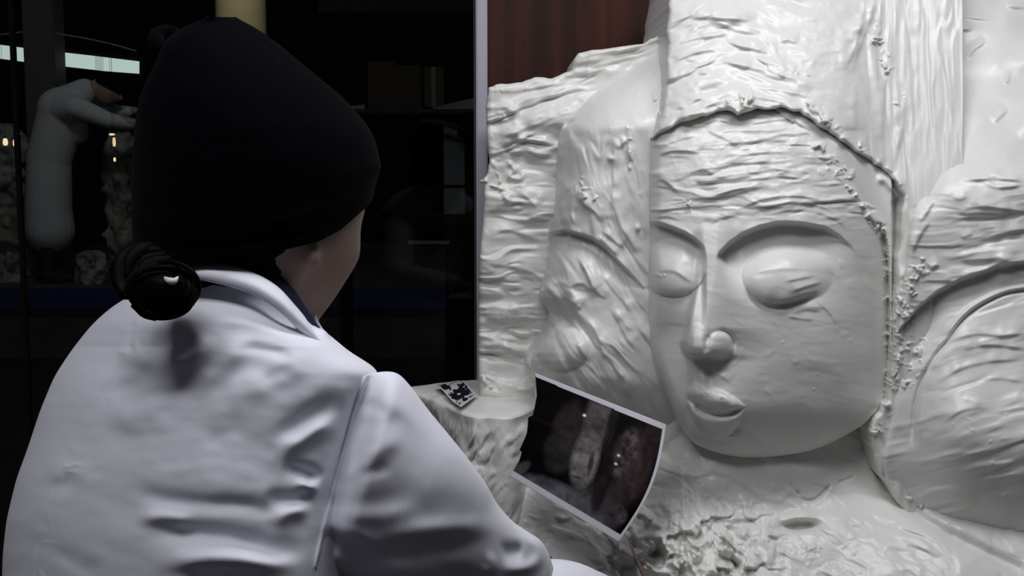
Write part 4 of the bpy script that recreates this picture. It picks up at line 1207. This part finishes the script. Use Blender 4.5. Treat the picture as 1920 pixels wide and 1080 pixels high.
# glass front of the booth, left of the post
gm = bpy.data.materials.new('booth_glass'); gm.use_nodes = True; nt = gm.node_tree; nt.nodes.clear()
out = nt.nodes.new('ShaderNodeOutputMaterial'); tr = nt.nodes.new('ShaderNodeBsdfTransparent'); tr.inputs[0].default_value = (.90, .92, .90, 1)
gl = nt.nodes.new('ShaderNodeBsdfGlossy'); gl.inputs['Roughness'].default_value = .02; fr = nt.nodes.new('ShaderNodeFresnel'); fr.inputs[0].default_value = 1.2
mx = nt.nodes.new('ShaderNodeMixShader'); nt.links.new(fr.outputs[0], mx.inputs[0]); nt.links.new(tr.outputs[0], mx.inputs[1]); nt.links.new(gl.outputs[0], mx.inputs[2]); nt.links.new(mx.outputs[0], out.inputs[0])
xj = P(37, 400, 2.9).x
tag(box('window_1', (xj + .004, 2.9, .02), (P(886, 300, 2.9).x, 2.91, 4.2), gm), kind='structure')
tag(box('window_2', (-3.2, 2.9, .02), (xj - .004, 2.91, 4.2), gm), kind='structure')
tag(box('trim_3', (xj - .004, 2.895, 0), (xj + .004, 2.915, 4.2), M['dark']), kind='structure')

# pedestal under the sculpture
ped = empty('pedestal', (.4, 2.05, 0), 'dark wooden stand under the butter sculpture', 'stand')
M['pedwood'] = mat('pedestal_wood', (.07, .05, .035), .6, .3, var=(6, 5, (.05, .035, .025), (1, 5, 1)))
box('top', (-.30, 1.55, .54), (1.25, 2.40, .60), M['pedwood'], ped, .006)
box('base', (-.1, 1.75, 0), (1.1, 2.35, .54), M['pedwood'], ped, .004)

zt = P(300, 540, 9.1).z
# ---- far lamps and pillars
M['lampglow'] = mat('lamp_diffuser', (.8, .85, .85), .5, emit=((.74, .92, .90), .62))
M['lampglow2'] = mat('lamp_diffuser_dim', (.8, .85, .85), .5, emit=((.74, .92, .88), .44))
M['warm'] = mat('warm_bulb', (1, .8, .6), .5, emit=((1., .72, .45), 1.1))
lp = empty('light_panel', P(180, 130, 10.2), 'long glowing pale fluorescent light panel high behind the glass', 'lamp')


def slab4(name, c, depth, m, parent):
    """box from four px corners (TL,TR,BR,BL) given as (u,v,Y)"""
    f = [P(*q) for q in c]; b = [Vector((q.x, q.y + depth, q.z)) for q in f]
    co = np.array(f + b); q = [(0, 3, 2, 1), (4, 5, 6, 7), (0, 1, 5, 4), (1, 2, 6, 5), (2, 3, 7, 6), (3, 0, 4, 7)]
    o = mesh_np(name, co, q, m, smooth=False)
    if parent: adopt(o, parent)
    return o


slab4('housing', [(-70, 68, 10.2), (268, 108, 10.2), (268, 144, 10.2), (-70, 104, 10.2)], .2, M['dark'], lp)
slab4('diffuser', [(-60, 76, 10.18), (46, 90, 10.18), (46, 116, 10.18), (-60, 102, 10.18)], .05, M['lampglow'], lp)
slab4('diffuser', [(108, 97, 10.18), (178, 105, 10.18), (178, 131, 10.18), (108, 123, 10.18)], .05, M['lampglow'], lp)
slab4('diffuser', [(178, 105, 10.18), (194, 107, 10.18), (194, 133, 10.18), (178, 131, 10.18)], .05, M['lampglow2'], lp)
slab4('diffuser', [(194, 107, 10.18), (260, 115, 10.18), (260, 138, 10.18), (194, 133, 10.18)], .05, M['lampglow'], lp)
M['column'] = mat('column_paint', (.09, .085, .08), .7, .2)
cl = empty('pillar', (P(76, 300, 9.9).x, 9.9, zt), 'dark square pillar between the two lit panel sections', 'pillar')
xa, xb = P(48, 100, 9.9).x, P(106, 100, 9.9).x
box('shaft', (xa, 9.85, zt), (xb, 10.1, 4.2), M['column'], cl, .01); box('plinth', (xa - .03, 9.82, zt), (xb + .03, 10.13, zt + .12), M['column'], cl, .01)
M['beige'] = mat('beige_plaster', (.42, .38, .29), .9, .1, var=(2, 3, (.36, .32, .24)))
bp_ = empty('pillar', (P(452, 100, 11).x, 11, zt), 'softly lit beige round pillar behind the top of the hat', 'pillar')
xm = P(452, 30, 11).x
tb = tube('shaft', [(xm, 11, zt + .02), (xm, 11, 2), (xm, 11, 4.15)], .22, M['beige'], None, 40); adopt(tb, bp_)
box('plinth', (xm - .28, 10.72, zt), (xm + .28, 11.28, zt + .15), M['beige'], bp_, .02)
for i, (pts, lb) in enumerate([([(106, 63), (160, 72), (210, 83), (256, 96)], 'thin pale ceiling rail curving above the long light panel'), ([(-40, 68), (0, 65), (42, 60)], 'short pale ceiling rail at the far left above the light panel')]):
    o = tube('ceiling_rail', [P(u, v, 9.6) for u, v in pts], .006, mat('rail_grey%d' % i, (.25, .25, .24)), None, 8); tag(o, lb, 'rail', 'ceiling rails')


def lantern(u, v, w, h, Y, label):
    Y = Y - .9 - .06 * (lantern.k % 6); lantern.k += 1; w *= .95
    e = empty('lantern', P(u, v + h / 2, Y), label, 'lamp', 'small warm lanterns')
    c = P(u, v, Y); sx = w / FPX * Y; sz = h / FPX * Y
    a = np.linspace(0, 2 * math.pi, 14, endpoint=False)
    prof_ = [(.0, -.5), (.7, -.46), (1, -.15), (.85, .3), (.5, .46), (0, .5)]
    g = np.array([[(c.x + sx / 2 * r0 * math.cos(q), c.y + sx / 2 * r0 * math.sin(q), c.z + sz * z0) for q in a] for r0, z0 in prof_])
    o = grid_mesh('glow', g, M['warm'], closed_u=True); adopt(o, e)
    o = tube('cap', [(c.x, c.y, c.z + sz * .48), (c.x, c.y, c.z + sz * .7)], sx * .3, M['dark'], None, 8); adopt(o, e)
    o = tube('cord', [(c.x, c.y, c.z + sz * .6), (c.x, c.y, 4.2)], .0012, M['dark'], None, 5); adopt(o, e)


lantern.k = 0
for u, v, w, h, lb in [(10, 266, 10, 14, 'leftmost white-warm lantern low at the edge of the glass'), (27, 268, 6, 13, 'narrow lantern just right of the leftmost one'), (36, 251, 5, 6, 'small round lantern above the two leftmost ones'),
                       (214, 266, 6, 18, 'tall narrow orange lantern below the outstretched arms'), (210, 252, 12, 4, 'flat wide lantern just under the outstretched arms'), (215, 299, 5, 8, 'small lantern lowest beneath the outstretched arms'),
                       (314, 266, 10, 16, 'brightest orange lantern beside the hat'), (297, 284, 5, 10, 'small lantern between the two bright ones beside the hat'), (288, 297, 8, 9, 'lower left orange lantern beside the hat'), (308, 280, 6, 5, 'tiny lantern under the brightest one beside the hat'), (312, 308, 4, 6, 'lowest tiny lantern beside the hat')]:
    lantern(u, v, w, h, 9.7, lb)

# ---- platform with blue edge beyond the glass
M['stage'] = mat('stage_deck', (.07, .07, .062), .7, .2, var=(6, 4, (.05, .05, .044)))
M['blue'] = mat('blue_tape', (.020, .020, .10), .6, .3)
st = empty('platform', (-2, 10, 0), 'low dark platform with a blue edge beyond the glass', 'platform')
box('deck', (-6, 9.12, 0), (2.2, 13.5, zt), M['stage'], st, .01)
box('edge_strip', (-6, 9.08, zt - .16), (2.2, 9.118, zt - .005), M['blue'], st, .004)

# ---- stand-in figure for a reflection in the glass, leaning with outstretched arms
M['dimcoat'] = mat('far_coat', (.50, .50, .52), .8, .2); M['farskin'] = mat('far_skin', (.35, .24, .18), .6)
V_.clear(); E_.clear()
FY = 9.45


def q(u, v, dy=0.): return P(u, v, FY + dy)


zf = zt
pel = bv(q(92, 400), (.14, .12)); c0 = bv(q(95, 300), (.14, .12), pel); c1 = bv(q(125, 210), (.15, .13), c0); nk = bv(q(172, 168), .06, c1); bv(q(190, 158), .055, nk)
for s, e_, w_ in ((-.17, (205, 222), (262, 232)), (.17, (200, 205), (255, 208))):
    a = bv(q(140, 195, s), .06, c1); b = bv(q(*e_, s), .042, a); c = bv(q(*w_, s * .7), .03, b); hand(c, (1, 0, -.05), (0, 1, 0), .15)
for s in (-.07, .07):
    a = bv(q(92, 410, s), .08, pel); b = bv(q(94 + 60 * s, 478, s), .058, a); c = bv(Vector((q(96 + 90 * s, 540, s).x, FY + s, zf + .07)), .042, b); bv(Vector((q(125 + 90 * s, 540, s).x, FY + s, zf + .035)), .032, c)
bmh = bmesh.new(); bmesh.ops.create_uvsphere(bmh, u_segments=48, v_segments=32, radius=1)
hc = q(204, 168)
Rh = Matrix.Rotation(math.radians(28), 3, 'Y')
for v in bmh.verts:
    d = v.co.normalized(); x, y, z = d.x * .10, d.y * .078, d.z * .12
    k = max(0, -d.z); y *= 1 - .3 * k
    if d.x > 0:
        x += .028 * math.exp(-((z + .015) / .022) ** 2 - (y / .012) ** 2) + .008 * math.exp(-((z + .058) / .01) ** 2 - (y / .02) ** 2) + .008 * math.exp(-((z + .1) / .015) ** 2 - (y / .02) ** 2)
        for s in (-1, 1): x -= .008 * math.exp(-((z - .005) / .012) ** 2 - ((y - s * .03) / .016) ** 2)
    v.co = hc + Rh @ Vector((x, y, z))
hm = bpy.data.meshes.new('h2'); bmh.to_mesh(hm); bmh.free()
p2 = remeshed('person', [skin_mesh(V_, E_, (1, 0, 0)), hm], .009, 2, (M['farskin'], M['trousers']))
zz = np.empty(len(p2.data.polygons) * 3); p2.data.polygons.foreach_get('center', zz); zz = zz.reshape(-1, 3)
p2.data.polygons.foreach_set('material_index', (zz[:, 2] < q(92, 420).z).astype(np.int32))
tag(p2, 'dim figure in long white coat leaning with outstretched arms, standing in for a reflection in the glass', 'person')
V_.clear(); E_.clear()
a0 = bv(q(94, 432), (.185, .18)); a1 = bv(q(91, 390), (.175, .17), a0); a2 = bv(q(92, 300), (.17, .15), a1); a3 = bv(q(118, 205), (.19, .17), a2); a4 = bv(q(158, 172), .10, a3)
for s, e_, w_ in ((-.17, (205, 226), (246, 232)), (.17, (200, 208), (240, 210))):
    a = bv(q(140, 200, s), .085, a3); b = bv(q(*e_, s), .06, a); bv(q(*w_, s * .7), .045, b)
bv(q(146, 250), .08, a3)
cm = skin_mesh(V_, E_, (1, 0, 0))
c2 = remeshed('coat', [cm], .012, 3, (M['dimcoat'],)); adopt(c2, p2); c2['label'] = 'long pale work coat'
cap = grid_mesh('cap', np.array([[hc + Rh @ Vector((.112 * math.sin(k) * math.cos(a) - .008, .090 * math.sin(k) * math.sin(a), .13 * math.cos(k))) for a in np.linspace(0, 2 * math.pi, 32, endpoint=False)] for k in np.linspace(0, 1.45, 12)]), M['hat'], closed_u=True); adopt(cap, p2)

# ---- rough pale columns of butter trimmings beside that figure
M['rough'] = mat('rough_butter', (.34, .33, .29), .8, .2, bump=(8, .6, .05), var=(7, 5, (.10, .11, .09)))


def rough_column(u0, u1, v0, Y, seed, label):
    c = P((u0 + u1) / 2, v0, Y); r0 = (u1 - u0) / 2 / FPX * Y; ztop = c.z
    a = np.linspace(0, 2 * math.pi, 60, endpoint=False); g = [np.repeat(np.array([[c.x, Y, ztop]]), 60, 0)]
    for k, z in enumerate(np.linspace(ztop, zt, 70)):
        n_ = 1 + .28 * noise(a * 16, np.full(60, z * 100), 9, seed) + .16 * noise(a * 16, np.full(60, z * 100), 4, seed + 1)
        rr_ = r0 * n_ * (.55 + .45 * min(1, k / 8)); g.append(np.c_[c.x + rr_ * np.cos(a), Y + rr_ * np.sin(a), np.full(60, z)])
    e = empty('rough_block', (c.x, Y, zt), label, 'block', 'rough blocks behind the glass')
    o = grid_mesh('core', np.array(g), M['rough'], closed_u=True); adopt(o, e); fix_normals(o)


rough_column(196, 252, 240, 9.75, 501, 'rough pale mottled block column right of the leaning figure')
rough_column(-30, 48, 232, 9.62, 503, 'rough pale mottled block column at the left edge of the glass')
rough_column(146, 196, 470, 9.42, 505, 'low rough mottled block near the leaning figure legs')

# ---- dim store of boxes, table and cabinet right of the hat
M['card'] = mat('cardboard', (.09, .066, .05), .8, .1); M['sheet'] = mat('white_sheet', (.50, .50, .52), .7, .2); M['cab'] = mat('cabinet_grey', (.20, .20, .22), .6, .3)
SYY = 5.2
cb = empty('cardboard_box', P(745, 205, SYY), 'dim brown cardboard box on the counter right of the hat', 'box')
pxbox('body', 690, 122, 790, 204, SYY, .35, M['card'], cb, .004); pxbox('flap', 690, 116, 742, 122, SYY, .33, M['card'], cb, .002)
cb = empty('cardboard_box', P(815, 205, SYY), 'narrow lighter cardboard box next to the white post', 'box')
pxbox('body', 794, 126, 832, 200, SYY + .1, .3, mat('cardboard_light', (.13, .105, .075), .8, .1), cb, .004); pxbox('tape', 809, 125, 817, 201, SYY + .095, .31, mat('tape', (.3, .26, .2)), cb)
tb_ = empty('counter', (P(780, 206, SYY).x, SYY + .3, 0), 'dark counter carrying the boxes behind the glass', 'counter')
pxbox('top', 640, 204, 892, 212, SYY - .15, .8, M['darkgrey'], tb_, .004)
for u in (650, 884):
    x = P(u, 300, SYY).x; box('leg', (x - .025, SYY - .1, 0), (x + .025, SYY - .05, P(u, 211, SYY).z), M['dark'], tb_, .003)
pxbox('stretcher', 765, 452, 842, 458, SYY - .1, .04, M['cab'], tb_, .002)
for lb, u0, u1, vt0, vt1 in [('small crumpled white sheet left of the cardboard box', 640, 684, 200, 197), ('bright white folded sheet standing at the counter end beside the post', 812, 892, 201, 183)]:
    g = np.array([[P(u0 + (u1 - u0) * i, 203.5 + (vt0 + (vt1 - vt0) * i - 203.5) * j, SYY - .12 + .10 * j + .006 * math.sin(i * 9)) for i in np.linspace(0, 1, 24)] for j in np.linspace(0, 1, 10)])
    tag(grid_mesh('paper_sheet', g, M['sheet'], thick=.003), lb, 'paper', 'sheets on the counter')
cbn = empty('cabinet', P(862, 402, SYY), 'dim grey two-door cabinet left of the white post', 'cabinet')
box('body', (P(832, 300, SYY).x, SYY + .08, 0), (P(896, 300, SYY).x, SYY + .5, P(860, 232, SYY + .08).z), M['dark'], cbn, .003)
for a, b, c, d in ((832, 236, 874, 347), (877, 236, 896, 347), (832, 353, 874, 402), (877, 353, 896, 402)):
    pxbox('door', a, b, c, d, SYY + .06, .02, M['cab'], cbn, .003)
bk = empty('clamp_arm', P(840, 235, SYY - .2), 'black jointed clamp arm hanging under the counter edge', 'clamp')
adopt(tube('arm', [P(790, 226, SYY - .18), P(830, 230, SYY - .18), P(862, 240, SYY - .18)], .012, M['darkgrey'], None, 8), bk); pxbox('jaw', 858, 232, 884, 258, SYY - .2, .06, M['dark'], bk, .006)
bm_ = tag(box('trim_4', (P(596, 10, 6).x, 6.0, P(700, 22, 6).z), (P(886, 10, 6).x, 6.3, 4.2), mat('beam', (.05, .045, .04), .8)), kind='structure')

# added fill lights for the hall beyond the glass, no fixtures seen
area('hall_fill', (-2.4, 7.0, 4.1), (-2.6, 9.2, 1.2), 1.6, .5, 14, (.9, .95, 1.0))
sp = bpy.data.lights.new('pillar_fill', 'SPOT'); sp.energy = 60; sp.color = (1, .86, .6); sp.spot_size = math.radians(40); sp.spot_blend = .8; sp.shadow_soft_size = .1  # added warm spot that lights the beige pillar, source unseen
so = bpy.data.objects.new('pillar_fill', sp); COL.objects.link(so); so.location = (xm + .3, 9.6, 4.0)
so.rotation_euler = (Vector((xm, 10.9, 2.7)) - Vector(so.location)).to_track_quat('-Z', 'Y').to_euler()
